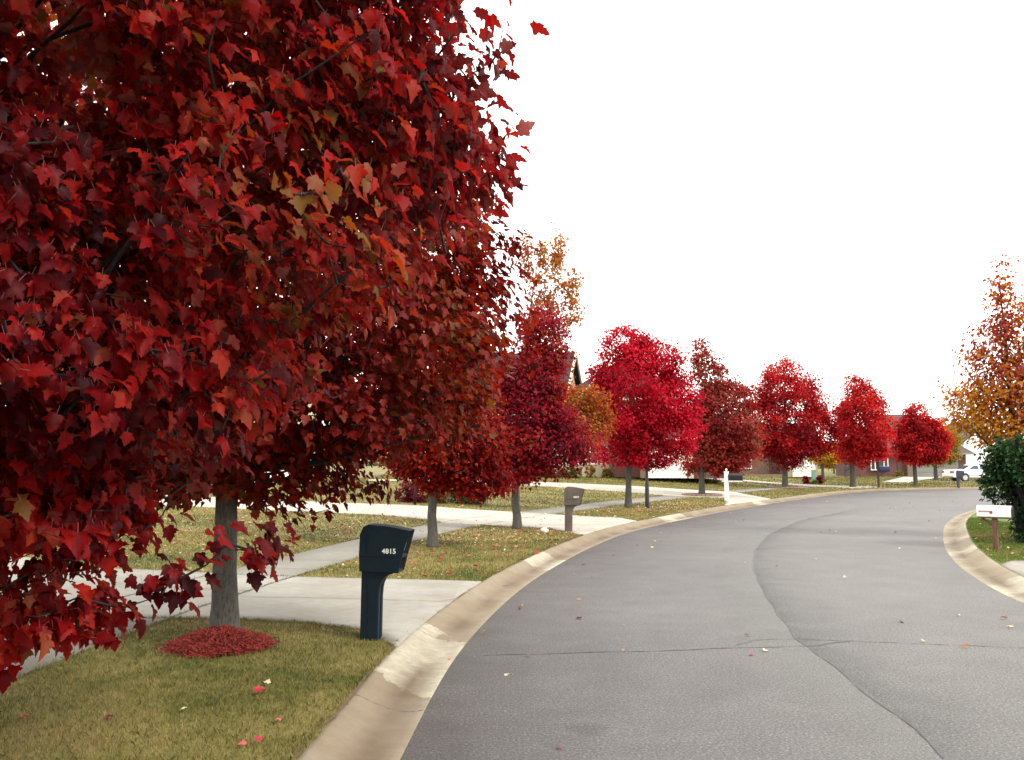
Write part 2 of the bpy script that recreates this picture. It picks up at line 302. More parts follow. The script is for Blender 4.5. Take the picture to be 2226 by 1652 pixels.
# ------------------------------------------------------------------ object helpers
def tag(o, label=None, cat=None, group=None, kind=None):
    if label: o['label'] = label
    if cat: o['category'] = cat
    if group: o['group'] = group
    if kind: o['kind'] = kind
    return o
def link(name, me, mat=None, parent=None, loc=None):
    o = bpy.data.objects.new(name, me); COL.objects.link(o)
    if mat: me.materials.append(MATS[mat] if isinstance(mat, str) else mat)
    if parent: o.parent = parent
    if loc is not None: o.location = loc
    return o
def thing(name, label, cat, loc, rz=0, group=None):
    o = bpy.data.objects.new(name, None); COL.objects.link(o); o.location = loc; o.rotation_euler = (0, 0, rz); o.empty_display_size = .2
    return tag(o, label, cat, group)
class MB:
    def __init__(s): s.v = []; s.f = []
    def add(s, vs, fs):
        n = len(s.v); s.v += [tuple(v) for v in vs]; s.f += [[i + n for i in f] for f in fs]
    def box(s, x0, x1, y0, y1, z0, z1):
        s.add([(x0, y0, z0), (x1, y0, z0), (x1, y1, z0), (x0, y1, z0), (x0, y0, z1), (x1, y0, z1), (x1, y1, z1), (x0, y1, z1)],
              [(0, 3, 2, 1), (4, 5, 6, 7), (0, 1, 5, 4), (1, 2, 6, 5), (2, 3, 7, 6), (3, 0, 4, 7)]); return s
    def prism(s, prof, y0, y1, axis='y'):
        n = len(prof)
        if axis == 'y': a = [(p[0], y0, p[1]) for p in prof] + [(p[0], y1, p[1]) for p in prof]
        else: a = [(y0, p[0], p[1]) for p in prof] + [(y1, p[0], p[1]) for p in prof]
        s.add(a, [list(range(n))[::-1], list(range(n, 2 * n))] + [(i, (i + 1) % n, n + (i + 1) % n, n + i) for i in range(n)]); return s
    def tube(s, pts, rad, n=6, cap=True):
        pts = [Vector(p) for p in pts]; rings = []
        for i, p in enumerate(pts):
            t = (pts[min(i + 1, len(pts) - 1)] - pts[max(i - 1, 0)]).normalized()
            a = t.orthogonal().normalized() if i == 0 else (pa - t * pa.dot(t)).normalized()
            pa = a; bb = t.cross(a); r = rad[i]
            rings.append([p + (a * math.cos(2 * PI * k / n) + bb * math.sin(2 * PI * k / n)) * r for k in range(n)])
        fs = [(i * n + k, i * n + (k + 1) % n, (i + 1) * n + (k + 1) % n, (i + 1) * n + k) for i in range(len(pts) - 1) for k in range(n)]
        if cap: fs += [list(range(n))[::-1], [(len(pts) - 1) * n + k for k in range(n)]]
        s.add([v for r in rings for v in r], fs); return s
    def build(s, name, mat, parent=None, loc=None, bevel=0, seg=2, smooth=False):
        me = bpy.data.meshes.new(name); me.from_pydata(s.v, [], s.f)
        bm = bmesh.new(); bm.from_mesh(me); bmesh.ops.recalc_face_normals(bm, faces=bm.faces); bm.to_mesh(me); bm.free()
        if smooth: me.polygons.foreach_set('use_smooth', [True] * len(me.polygons))
        o = link(name, me, mat, parent, loc)
        if bevel:
            md = o.modifiers.new('bevel', 'BEVEL'); md.width = bevel; md.segments = seg; md.limit_method = 'ANGLE'; md.angle_limit = R(35); md.harden_normals = False
            me.polygons.foreach_set('use_smooth', [True] * len(me.polygons))
            md2 = o.modifiers.new('wn', 'WEIGHTED_NORMAL')
        return o
def struct(name, me, mat, label=None):
    o = link(name, me, mat); o['kind'] = 'structure'; return o

# ------------------------------------------------------------------ ground, road, kerbs, pavement
def strip_mesh(name, rows, uvs=None):
    """rows: (n, m, 3) grid"""
    n, m_, _ = rows.shape
    me = bpy.data.meshes.new(name)
    idx = np.arange(n * m_).reshape(n, m_)
    q = np.stack([idx[:-1, :-1], idx[1:, :-1], idx[1:, 1:], idx[:-1, 1:]], -1).reshape(-1, 4)
    me.from_pydata(rows.reshape(-1, 3).tolist(), [], q.tolist())
    if uvs is not None:
        ul = me.uv_layers.new(name='UVMap'); li = np.empty(len(me.loops), int); me.loops.foreach_get('vertex_index', li)
        ul.data.foreach_set('uv', uvs.reshape(-1, 2)[li].astype(np.float32).ravel())
    bm = bmesh.new(); bm.from_mesh(me)
    for f in bm.faces:
        if f.normal.z < 0: f.normal_flip()
    bm.to_mesh(me); bm.free()
    me.polygons.foreach_set('use_smooth', [True] * len(me.polygons))
    return me
# road surface
n = 420
ia = np.interp(np.linspace(0, 1, n), np.linspace(0, 1, len(K)), np.arange(len(K)))
def samp(Q, t): return np.c_[np.interp(t, np.linspace(0, 1, len(Q)), Q[:, 0]), np.interp(t, np.linspace(0, 1, len(Q)), Q[:, 1])]
t = np.linspace(0, 1, n)
tl = t
# match the right edge point to each left point by nearest progress
L = samp(K, tl)
M_ = 12
Rr = []
for p, nn in zip(L, samp(KN, tl)):
    d = -nn / np.linalg.norm(nn)
    w = KR - p; along = w @ d; lat = np.abs(w @ np.array([-d[1], d[0]])); lat[along < 2] = 99; lat[along > 24] = 99
    Rr.append(int(lat.argmin()))
Rr = np.maximum.accumulate(np.array(Rr)); Rp = KR[Rr]
f = np.linspace(-.01, 1.01, M_)[None, :, None]
rows = L[:, None, :] * (1 - f) + Rp[:, None, :] * f
wid = np.linalg.norm(Rp - L, axis=1)
z = np.zeros(rows.shape[:2] + (1,))
uvr = np.stack([np.broadcast_to(f[..., 0] * wid[:, None], rows.shape[:2]), np.broadcast_to(np.linspace(0, 200, n)[:, None], rows.shape[:2])], -1)
struct('road', strip_mesh('road', np.concatenate([rows, z], -1), uvr), 'asphalt')
# kerbs
prof = [(-.02, -.003), (0, .006), (.06, .002), (.2, -.006 + .006), (.3, .02), (.4, .062), (.48, .1), (.53, .118), (.57, .121), (.6, .09)]
def kerb(name, Q, N, SS, mat, sgn):
    m0 = np.array(prof)
    P2 = Q[:, None, :] + N[:, None, :] * m0[None, :, :1]
    rows = np.concatenate([P2, np.broadcast_to(m0[None, :, 1:], P2.shape[:2] + (1,))], -1)
    uv_ = np.stack([np.broadcast_to(SS[:, None], P2.shape[:2]), np.broadcast_to(m0[None, :, 0], P2.shape[:2])], -1)
    o = struct(name, strip_mesh(name, rows, uv_), mat)
kerb('left_kerb', K, KN, KS, 'kerb_concrete', 1); kerb('right_kerb', KR, KRN, KRS, 'kerb_concrete_right', -1)
# left lawn / verge terrain
vs = np.r_[.56, .8, 1.2, 2, 3, np.arange(4, 24, .6), 26, 30, 36, 45, 60, 90, 150, 300, 700, 1500]
Q2 = K[::2]; N2 = KN[::2]
P2 = Q2[:, None, :] + N2[:, None, :] * vs[None, :, None]
zz = np.stack([rise(np.full(len(P2), v_), P2[:, j]) for j, v_ in enumerate(vs)], 1)
struct('lawn_ground', strip_mesh('lawn_ground', np.concatenate([P2, zz[..., None]], -1)), 'lawn')
vs = np.r_[.56, .9, 1.5, 2.5, 4, 7, 11, 15]
Q2 = KR[::2]; N2 = KRN[::2]
c0 = np.array([60., 20.])
rows = []
for q, nn in zip(Q2, N2):
    far = c0 + (0, 0); a = q + nn * .56
    rows.append([a + (far - a) * k for k in (0, .02, .05, .1, .2, .4, .7, 1)])
rows = np.array(rows)
# behind/right big field
struct('right_lawn_ground', strip_mesh('right_lawn_ground', np.concatenate([rows, np.full(rows.shape[:2] + (1,), .12)], -1)), 'green_lawn')
me = bpy.data.meshes.new('far_field'); me.from_pydata([(-2500, -800, -.3), (2500, -800, -.3), (2500, 2500, -.3), (-2500, 2500, -.3)], [], [(0, 1, 2, 3)])
struct('far_field', me, 'lawn')

def paved(name, poly, mat, lift=.018, flat=None):
    """pavement slab draped on the terrain, with a turned-down edge"""
    bm = bmesh.new()
    vsx = [bm.verts.new((p[0], p[1], 0)) for p in poly]
    bm.faces.new(vsx); bmesh.ops.triangulate(bm, faces=bm.faces[:])
    P = np.array(poly)[:, :2]
    for ax in (0, 1):
        for k in np.arange(math.floor(P[:, ax].min()), P[:, ax].max(), .8):
            no = (1, 0, 0) if ax == 0 else (0, 1, 0); co = (k, 0, 0) if ax == 0 else (0, k, 0)
            bmesh.ops.bisect_plane(bm, geom=bm.verts[:] + bm.edges[:] + bm.faces[:], plane_co=co, plane_no=no)
    bm.verts.ensure_lookup_table()
    XY = np.array([(v.co.x, v.co.y) for v in bm.verts])
    Z = np.full(len(XY), flat) if flat is not None else ground_z(XY)
    for v, z in zip(bm.verts, Z): v.co.z = z + lift
    for f_ in bm.faces:
        f_.smooth = True
        if f_.normal.z < 0: f_.normal_flip()
    be = [e for e in bm.edges if e.is_boundary]
    ret = bmesh.ops.extrude_edge_only(bm, edges=be)
    for g_ in ret['geom']:
        if isinstance(g_, bmesh.types.BMVert): g_.co.z -= .08
    me = bpy.data.meshes.new(name); bm.to_mesh(me); bm.free()
    PAVED.append(np.array(poly)[:, :2])
    return struct(name, me, mat)
PAVED = []
def Gs(l): return [tuple(G(*p)) for p in l]
def kerb_pts(y0, y1, v=KW + .01, n=8, Q=K, N=KN):
    ok = np.where((Q[:, 0] < 31) | (Q is KR))[0]
    i0 = int(np.argmin(abs(Q[ok, 1] - y0))); i1 = int(np.argmin(abs(Q[ok, 1] - y1)))
    ii = np.linspace(i0, i1, n).astype(int); ii = ok[ii]
    return [tuple(Q[i] + N[i] * v) for i in ii]
# sidewalk: a ribbon parallel to the kerb
ii = np.where((KS > 8) & (K[:, 0] < 24))[0][::4]
r0 = np.interp(K[ii, 1], [-30, 8, 16, 24, 40, 70], [3.45, 3.5, 3.55, 3.95, 4.2, 4.25]); 
side_r = K[ii] + KN[ii] * r0[:, None]; side_l = K[ii] + KN[ii] * (r0 + 1.3)[:, None]
rows = np.stack([side_r * (1 - a) + side_l * a for a in (0, .5, 1)], 1)
zz = ground_z(rows.reshape(-1, 2)).reshape(rows.shape[:2]) + .014
R3 = np.concatenate([rows, zz[..., None]], -1)
lo0 = R3[:, :1].copy(); lo0[..., 2] -= .07; lo1 = R3[:, -1:].copy(); lo1[..., 2] -= .07
struct('sidewalk', strip_mesh('sidewalk', np.concatenate([lo0, R3, lo1], 1)), 'sidewalk_concrete')
PAVED.append(np.vstack([side_r, side_l[::-1]]))
def sw(y, side):   # a point of the sidewalk edge
    E = side_r if side == 'r' else side_l
    return tuple(E[int(np.argmin(abs(E[:, 1] - y)))])
# driveways
d1 = kerb_pts(14.5, 9.65) + [tuple(G(*p)[:2]) for p in ((800, 1372), (675, 1357), (519, 1349), (400, 1347))] + [(-4.6, 11.1), (-5.6, 11.35), (-12, 12.6), (-24, 15.5), (-24, 21.5), (-12, 18.3)] + [tuple(G(*p)[:2]) for p in ((213, 1237), (321, 1241))] + [(-5.0, 15.3), (-4.2, 15.15)] + [tuple(G(*p)[:2]) for p in ((675, 1257), (933, 1263))]
paved('near_driveway', d1, 'driveway_concrete')
d2 = kerb_pts(29.0, 23.7) + [tuple(G(*p)[:2]) for p in ((1191, 1149), (1115, 1145), (1030, 1141), (975, 1139), (939, 1131), (827, 1120), (714, 1115), (400, 1101), (100, 1090), (-200, 1082), (-200, 1064), (100, 1068), (400, 1078), (705, 1092), (899, 1099), (1054, 1110), (1133, 1114), (1191, 1118.5), (1350, 1127))]
paved('second_driveway', d2, 'pale_driveway_concrete')
d3 = kerb_pts(45.5, 39.0) + [tuple(G(*p)[:2]) for p in ((1587, 1083), (1439, 1077), (1370, 1071), (1181, 1057.5), (1000, 1050), (800, 1046), (800, 1042.5), (1000, 1045), (1181, 1048.5), (1358, 1056), (1513, 1065.5), (1595, 1070))]
paved('third_driveway', d3, 'pale_driveway_concrete', .020)
d4 = [tuple(G(*p)[:2]) for p in ((1405, 1037), (1490, 1039), (1617, 1046.8), (1688, 1052), (1765, 1058.2), (1850, 1061.5), (1925, 1059.6), (1771, 1054.5), (1617, 1043.5), (1483, 1036))]
paved('fourth_driveway', d4, 'pale_driveway_concrete', .022)
d5 = [tuple(G(*p)[:2]) for p in ((1918, 1048), (1975, 1049), (2010, 1043), (2060, 1036), (2078, 1033.5), (1980, 1032), (1960, 1038))]
paved('brick_house_driveway', d5, 'pale_driveway_concrete', .022)
c1 = kerb_pts(17.3, 12.0, Q=KR, N=KRN)
d6 = [tuple(x) for x in c1[::-1]] + [(9.15, 17.6), (14, 17.9), (20, 18.2), (20, 12.0)]
d6 = c1 + [(20, 12.0), (20, 18.3), (14, 18.0), (9.3, 17.75)]
paved('right_driveway', d6, 'driveway_concrete', .012, .12)

def fade_patch(name, rows, fades, col, strength=.8):
    me = strip_mesh(name, rows); a = me.attributes.new('fade', 'FLOAT', 'POINT'); a.data.foreach_set('value', np.asarray(fades, np.float32).ravel())
    m, nt, b = newmat(name + '_mat'); v = coords(nt)
    at_ = node(nt, 'ShaderNodeAttribute'); at_.attribute_name = 'fade'
    f1 = ramp(nt, noise(nt, v, 55, 4, .75), [(.32, 0), (.62, 1)]).outputs[0]; f2 = ramp(nt, noise(nt, v, 2.2, 4), [(.3, .35), (.65, 1)]).outputs[0]
    m1 = node(nt, 'ShaderNodeMath', operation='MULTIPLY'); nt.links.new(at_.outputs['Fac'], m1.inputs[0]); nt.links.new(f1, m1.inputs[1])
    m2 = node(nt, 'ShaderNodeMath', operation='MULTIPLY'); nt.links.new(m1.outputs[0], m2.inputs[0]); nt.links.new(f2, m2.inputs[1])
    m3 = node(nt, 'ShaderNodeMath', operation='MULTIPLY'); nt.links.new(m2.outputs[0], m3.inputs[0]); m3.inputs[1].default_value = strength
    b.inputs['Base Color'].default_value = rgba(col); b.inputs['Roughness'].default_value = .8
    nt.links.new(m3.outputs[0], b.inputs['Alpha']); return struct(name, me, name + '_mat')
def band(name, pts, offs, fades, col, lift, strength):
    P = np.array([p[:2] for p in pts]); d = np.r_[0, np.cumsum(np.linalg.norm(np.diff(P, axis=0), axis=1))]; s = np.arange(0, d[-1], .1)
    Q = np.c_[np.interp(s, d, P[:, 0]), np.interp(s, d, P[:, 1])]; N = normals(Q); k = np.hanning(15); k /= k.sum(); N = np.c_[np.convolve(np.pad(N[:, 0], 7, 'edge'), k, 'valid'), np.convolve(np.pad(N[:, 1], 7, 'edge'), k, 'valid')]
    rows = np.stack([np.c_[Q + N * o_, np.full(len(Q), lift)] for o_ in offs], 1); e = np.minimum(1, np.minimum(s, s[-1] - s) / 2.5)
    return fade_patch(name, rows, e[:, None] * np.array(fades)[None], col, strength)
# joints and cracks: thin ribbons lying on the surfaces
def ribbon(name, pts, w, mat, lift, jitter=.0, wj=.5):
    P = np.array([p[:2] for p in pts], float)
    d = np.r_[0, np.cumsum(np.linalg.norm(np.diff(P, axis=0), axis=1))]
    s = np.arange(0, d[-1], .07 if d[-1] < 40 else .15)
    Q = np.c_[np.interp(s, d, P[:, 0]), np.interp(s, d, P[:, 1])]
    if jitter: 
        j = rng.normal(0, 1, (len(Q), 2)); k = np.hanning(9); k /= k.sum()
        j = np.c_[np.convolve(j[:, 0], k, 'same'), np.convolve(j[:, 1], k, 'same')]; Q = Q + j * jitter
    N = normals(Q); ww = w * (1 + wj * rng.uniform(-1, 1, len(Q)))
    A = Q + N * ww[:, None] / 2; B = Q - N * ww[:, None] / 2
    z = ground_z(Q) + lift
    rows = np.stack([np.c_[A, z], np.c_[B, z]], 1)
    return struct(name, strip_mesh(name, rows), mat)
seam = [(2050, 1652), (1985, 1590), (1900, 1520), (1800, 1440), (1735, 1395), (1690, 1335), (1655, 1280), (1638, 1235), (1642, 1195), (1672, 1162), (1730, 1136), (1760, 1127), (1850, 1110), (1960, 1094), (2060, 1084)]
ribbon('road_seam', Gs(seam), .012, 'crack_tar', .0045, .03, .95)
SM = Gs([(2300, 1880)] + seam[:-2])
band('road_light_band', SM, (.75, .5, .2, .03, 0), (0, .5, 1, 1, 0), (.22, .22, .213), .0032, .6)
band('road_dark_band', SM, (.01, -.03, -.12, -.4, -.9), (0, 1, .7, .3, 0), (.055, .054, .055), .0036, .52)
ribbon('road_crack', Gs([(1050, 1426), (1180, 1422), (1300, 1418), (1450, 1416), (1530, 1412), (1600, 1410), (1700, 1408), (1780, 1404), (1850, 1396)]), .016, 'crack_tar', .004, .035, .8)
ribbon('road_crack', Gs([(1600, 1404), (1640, 1392), (1750, 1391), (1880, 1395), (2040, 1402), (2226, 1409), (2400, 1412)]), .014, 'crack_tar', .005, .03, .8)
ribbon('road_crack', Gs([(1390, 1134), (1560, 1128), (1700, 1130), (1800, 1131), (1960, 1136), (2030, 1134)]), .03, 'crack_tar', .004, .05, .8)
ribbon('pavement_joint', [sw(15.3, 'r'), sw(14, 'r'), sw(12.5, 'r'), sw(11.2, 'r')], .02, 'joint_dark', .026, .01)
ribbon('pavement_joint', [sw(15.3, 'l'), sw(14, 'l'), sw(12.8, 'l'), sw(11.4, 'l')], .02, 'joint_dark', .026, .01)
ribbon('pavement_joint', Gs([(330, 1296), (620, 1303), (780, 1306), (900, 1310), (960, 1312), (1000, 1313)]), .014, 'joint_dark', .026, .01)
ribbon('pavement_joint', [sw(27.3, 'r'), sw(28.5, 'r'), sw(30, 'r'), sw(31.3, 'r')], .02, 'joint_dark', .026, .01)
ribbon('pavement_joint', [sw(27.6, 'l'), sw(29, 'l'), sw(30.3, 'l'), sw(32, 'l')], .02, 'joint_dark', .026, .01)
for y in np.arange(5.2, 62, 1.55):
    a = np.array(sw(y, 'r')); b_ = np.array(sw(y + .25, 'l')); ribbon('pavement_joint', [a, (a + b_) / 2, b_], .015, 'joint_dark', .028, .0)
# straw-like debris line where turf and kerb meet
ii = np.where((K[:, 1] > 4.5) & (K[:, 1] < 62) & (K[:, 0] < 25))[0]
ribbon('kerb_edge_dirt', [tuple(K[i] + KN[i] * .59) for i in ii], .028, 'straw_edge', .012, .03, .95)

# ------------------------------------------------------------------ leaf meshes
def T_maple(detail):
    if detail == 2: h = [(.0, .0), (.17, -.07), (.36, -.01), (.38, .13), (.35, .19), (.47, .27), (.58, .47), (.47, .47), (.42, .56), (.32, .54), (.27, .58), (.30, .72), (.20, .77), (.13, .91), (0, 1.06)]
    elif detail == 1: h = [(0, 0), (.34, -.03), (.38, .17), (.56, .46), (.3, .52), (.27, .74), (0, 1.05)]
    else: h = [(0, 0), (.42, .08), (.5, .45), (.2, .55), (0, 1.05)]
    return h
def leaf_template(detail, curl, fold, cup=0., twist=0.):
    h = T_maple(detail); n = len(h)
    def z(x, y): return fold * abs(x) - cup * x * x * 2.2 - curl * (y - .15) ** 2 + twist * x * y + (.05 * math.sin(11 * x + 6 * y) if detail == 2 else 0)
    if detail < 2:
        vs = [(x, y, z(x, y)) for x, y in h] + [(-x, y, z(x, y)) for x, y in h[1:-1]]
        fs = [list(range(n)), [0] + [n - 1] + [n + k for k in range(n - 3, -1, -1)]]
        return np.array(vs), fs
    vs = [(x, y, z(x, y)) for x, y in h]; L0 = n - 2
    vs += [(-x, y, z(-x, y)) for x, y in h[1:-1]]
    mid = [(0, .22), (0, .48), (0, .74)]; m0 = len(vs); vs += [(x, y, z(x, y)) for x, y in mid]
    inn = [(.2, .17), (.27, .43)]; i0 = len(vs); vs += [(x, y, z(x, y)) for x, y in inn] + [(-x, y, z(-x, y)) for x, y in inn]
    r = lambda k: k; l = lambda k: 0 if k == 0 else n - 1 if k == n - 1 else n + k - 1
    fs = []
    for f, i_, fl in ((r, i0, False), (l, i0 + 2, True)):
        q = [[f(0), f(1), i_, m0], [f(1), f(2), f(3), f(4), i_], [f(4), f(5), f(6), i_ + 1, i_], [m0, i_, i_ + 1, m0 + 1], [i_ + 1, f(6), f(7), f(8), f(9)], [m0 + 1, i_ + 1, f(9), f(10), m0 + 2], [m0 + 2, f(10), f(11), f(12), f(13), f(14)]]
        fs += [list(reversed(x)) if fl else x for x in q]
    b0 = len(vs); vs += [(-.012, 0, 0), (.012, 0, 0), (.03, -.4, .14), (.012, -.42, .14)]; fs += [[b0, b0 + 1, b0 + 2, b0 + 3]]
    return np.array(vs), fs
def leaves(name, P, Tn, Nn, size, tone, mat, detail, parent=None, kind=None):
    """P positions, Tn tip directions, Nn facing normals"""
    N = len(P); out_v = []; out_l = []; out_n = []; tones = []; off = 0
    TPL = ((.25, .22, 0, 0), (.5, .0, .3, .2), (.1, .38, 0, -.1), (.75, -.1, .4, .0), (-.15, .1, .25, .35), (.35, .6, .2, .1))
    var = rng.integers(0, len(TPL), N)
    Tn = Tn / np.linalg.norm(Tn, axis=1)[:, None]
    Nn = Nn - Tn * (Nn * Tn).sum(1)[:, None]; Nn /= np.linalg.norm(Nn, axis=1)[:, None] + 1e-9
    X = np.cross(Tn, Nn)
    for k, tp in enumerate(TPL):
        tv, tf = leaf_template(detail, *tp); idx = np.where(var == k)[0]; m_ = len(tv)
        if not len(idx): continue
        ax = rng.uniform(.8, 1.1, len(idx)) * size[idx]
        V = P[idx, None] + X[idx, None] * (tv[None, :, :1] * ax[:, None, None]) + Tn[idx, None] * (tv[None, :, 1:2] * size[idx, None, None]) + Nn[idx, None] * (tv[None, :, 2:] * size[idx, None, None])
        out_v.append(V.reshape(-1, 3))
        base = off + np.arange(len(idx)) * m_
        flat = np.concatenate([np.array(f) for f in tf]); lens = np.array([len(f) for f in tf])
        out_l.append((base[:, None] + flat[None]).ravel()); out_n.append(np.tile(lens, len(idx)))
        tones.append(np.repeat(tone[idx], len(tf))); off += len(idx) * m_
    V = np.concatenate(out_v).astype(np.float32); Lp = np.concatenate(out_l).astype(np.int32); ln = np.concatenate(out_n).astype(np.int32); tn = np.concatenate(tones).astype(np.float32)
    me = bpy.data.meshes.new(name)
    me.vertices.add(len(V)); me.vertices.foreach_set('co', V.ravel())
    me.loops.add(len(Lp)); me.loops.foreach_set('vertex_index', Lp)
    me.polygons.add(len(ln)); st = np.r_[0, np.cumsum(ln)[:-1]].astype(np.int32)
    me.polygons.foreach_set('loop_start', st)
    try: me.polygons.foreach_set('loop_total', ln)
    except Exception: pass
    if detail == 2: me.polygons.foreach_set('use_smooth', [True] * len(ln))
    me.update(calc_edges=True)
    a = me.attributes.new('tone', 'FLOAT', 'FACE'); a.data.foreach_set('value', tn)
    o = link(name, me, mat, parent)
    if kind: o['kind'] = kind
    return o
def unit(n): 
    v = rng.normal(size=(n, 3)); return v / np.linalg.norm(v, axis=1)[:, None]

def in_blobs(P, blobs):
    m_ = np.full(len(P), 9.)
    for b_ in blobs:
        q = (P - np.array(b_[:3])) / np.array(b_[3:6]); m_ = np.minimum(m_, (q ** 2).sum(1) ** .5)
    return m_
def crown_points(blobs, n, shell=.55):
    """cluster centres: inside the union, biased to the outer shell, uneven at the outline"""
    vol = np.array([b_[3] * b_[4] * b_[5] * (b_[6] if len(b_) > 6 else 1) for b_ in blobs]); pr = vol ** .8 / (vol ** .8).sum()
    out = np.empty((0, 3)); A = np.array([b_[:6] for b_ in blobs])
    while len(out) < n:
        m_ = n; k = rng.choice(len(blobs), m_, p=pr)
        r = rng.uniform(shell ** 3, 1, m_) ** (1 / 3) * (1 + .09 * rng.normal(size=m_))
        p = A[k, :3] + unit(m_) * r[:, None] * A[k, 3:]
        Q = ((p[:, None] - A[None, :, :3]) / A[None, :, 3:]); q = (Q ** 2).sum(2) ** .5; q[np.arange(m_), k] = 9
        keep = ~((q.min(1) < .62) & (rng.random(m_) < .75)); out = np.vstack([out, p[keep]])
    out = out[:n]
    return out

def tree(label, base, tr, th, blobs, nclus, nleaf, lsize, mat, group=None, detail=0, spread=.24, limbs=22, bark='grey_bark', shell=.5, top=None,
         name='maple_tree', cat='tree', droop=.9, lean=(0, 0), tonebias=0., twigs=True, upright=.5, tonegrad=0., rest=None):
    base = np.array(base, float)
    root = thing(name, label, cat, tuple(base), 0, group)
    zt = top or max(b_[2] + b_[5] for b_ in blobs) * .93
    # trunk with flare, slight wander and taper
    m1 = MB(); pts = []; rad = []
    H = zt
    bx = np.mean([b_[0] for b_ in blobs]) * .6; by = np.mean([b_[1] for b_ in blobs]) * .6
    wob = rng.normal(0, .03, (12, 2)).cumsum(0) * .5
    for k, u in enumerate(np.r_[0, .02, .06, .12, .2, .3, .42, .55, .68, .8, .92, 1]):
        s = max(0, (u * H - th) / (H - th)); 
        pts.append((bx * s ** 1.3 + wob[k, 0] * (u > .1) + lean[0] * u, by * s ** 1.3 + wob[k, 1] * (u > .1) + lean[1] * u, u * H - (.08 if k == 0 else 0)))
        rad.append(tr * (1.5 if k == 0 else 1.3 if k == 1 else 1.1 if k == 2 else 1.0 - .1 * u) if u < .2 else tr * max(.05, (1 - (u - .15) * 1.1)) * .98)
    m1.tube(pts, rad, 14 if detail else 9)
    tk = m1.build('trunk', bark, root, smooth=True)
    PT = np.array(pts)
    # limbs
    C = crown_points(blobs, nclus, shell)
    m2 = MB(); samples = [PT[5:]]; srad = [np.array(rad[5:])]
    order = rng.permutation(len(C))[:limbs]
    for j in order:
        tgt = C[j]; hz = math.hypot(tgt[0], tgt[1])
        z0 = np.clip(tgt[2] - hz * (upright + .35 * rng.random()), th * .96, H * .9)
        p0 = np.array([np.interp(z0, PT[:, 2], PT[:, 0]), np.interp(z0, PT[:, 2], PT[:, 1]), z0])
        mid = p0 * .5 + tgt * .5 + np.array([0, 0, -.12 * np.linalg.norm(tgt - p0)]) + rng.normal(0, .06, 3)
        tt = np.linspace(0, 1, 8)[:, None]; q = (1 - tt) ** 2 * p0 + 2 * tt * (1 - tt) * mid + tt ** 2 * tgt
        rr = np.interp(z0, PT[:, 2], rad) * (.28 if detail == 2 else .4) * (1 - .88 * tt[:, 0])
        q[1:-1] += rng.normal(0, .035, (6, 3)).cumsum(0) * .7
        m2.tube(q, rr, 6 if detail else 4, cap=False); samples.append(q[2:]); srad.append(rr[2:])
    SP = np.concatenate(samples); SR = np.concatenate(srad)
    # twigs from the nearest limb to each cluster
    outd = C - np.c_[np.zeros(len(C)), np.zeros(len(C)), C[:, 2] * .75]
    att = np.empty_like(C); ax_d = np.hypot(C[:, 0] - bx, C[:, 1] - by) + .4 * abs(C[:, 2] - th - 1)
    ordr = np.argsort(ax_d); pool = np.vstack([SP, np.zeros_like(C)]); np_ = len(SP); deg = np.zeros(len(pool))
    for q_ in ordr:
        D = ((pool[:np_] - C[q_]) ** 2).sum(1) ** .5 + deg[:np_] * .12 + .25 * np.maximum(0, pool[:np_, 2] - C[q_, 2])
        j = int(D.argmin()); att[q_] = pool[j]; deg[j] += 1; pool[np_] = C[q_]; np_ += 1
    if twigs:
        for c, p0 in zip(C, att):
            L_ = np.linalg.norm(c - p0)
            if L_ < .05: continue
            mid = (c + p0) / 2 + np.array([0, 0, -.08 * L_]) + rng.normal(0, .02, 3)
            m2.tube([p0, mid, c], [.008, .005, .002] if detail else [.016, .01, .005], 3, cap=False)
    m2.tube(PT[5:], [min(.02, r * .5) for r in rad[5:]], 4, cap=False)
    br = m2.build('branches', 'dark_twig', root, smooth=True)
    # leaves
    k = nleaf; n = len(C) * k
    ci = np.repeat(np.arange(len(C)), k)
    dirn = (C - att); L_ = np.linalg.norm(dirn, axis=1)[:, None] + 1e-6; dirn = dirn / L_
    u = rng.uniform(-.75, .15, n)[:, None] * np.minimum(L_[ci], spread * 3)
    P = C[ci] + dirn[ci] * u + unit(n) * (spread * rng.uniform(.15, 1, n) ** .7)[:, None] * np.array([1, 1, .75])
    rad_out = P - np.array([bx, by, 0]); rad_out[:, 2] *= .0; rad_out /= np.linalg.norm(rad_out, axis=1)[:, None] + 1e-6
    up = np.array([0, 0, 1.])
    Tn = rad_out * .55 - up * droop * rng.uniform(.2, 1.2, n)[:, None] + unit(n) * .65 + dirn[ci] * .3
    Nn = rad_out * .65 + up * .75 + unit(n) * .65
    ctone = rng.normal(0, .13, len(C)) + .16 * np.sin(C[:, 0] * 1.9 + C[:, 2] * 1.3 + C[:, 1]) + tonegrad * (C[:, 2] - C[:, 2].mean())
    if detail == 0: Nn = Nn + (P - C[ci]) / spread * 1.1 + up * .3
    tone = np.clip(.42 + tonebias + ctone[ci] + rng.normal(0, .17, n), 0, 1)
    size = lsize * np.clip(rng.normal(1, .2, n), .5, 1.45)
    leaves('crown', P, Tn, Nn, size, tone, mat, detail, root)
    return root

def pxblobs(base, lst, depth=.85):
    """silhouette lumps measured on the photo -> metres around the trunk"""
    x0, y0, z0 = base; out = []
    for e in lst:
        px, py, rx, ry = e[:4]; dy = e[4] if len(e) > 4 else 0; Y = y0 + dy; s = Y / FPX
        out.append(((px - CX) * s - x0, dy, CAMZ + (HOR - py) * s - z0, rx * s, max(rx, ry) * s * depth, ry * s, e[5] if len(e) > 5 else 1))
    return out
GRP = 'street maples lining the left kerb'
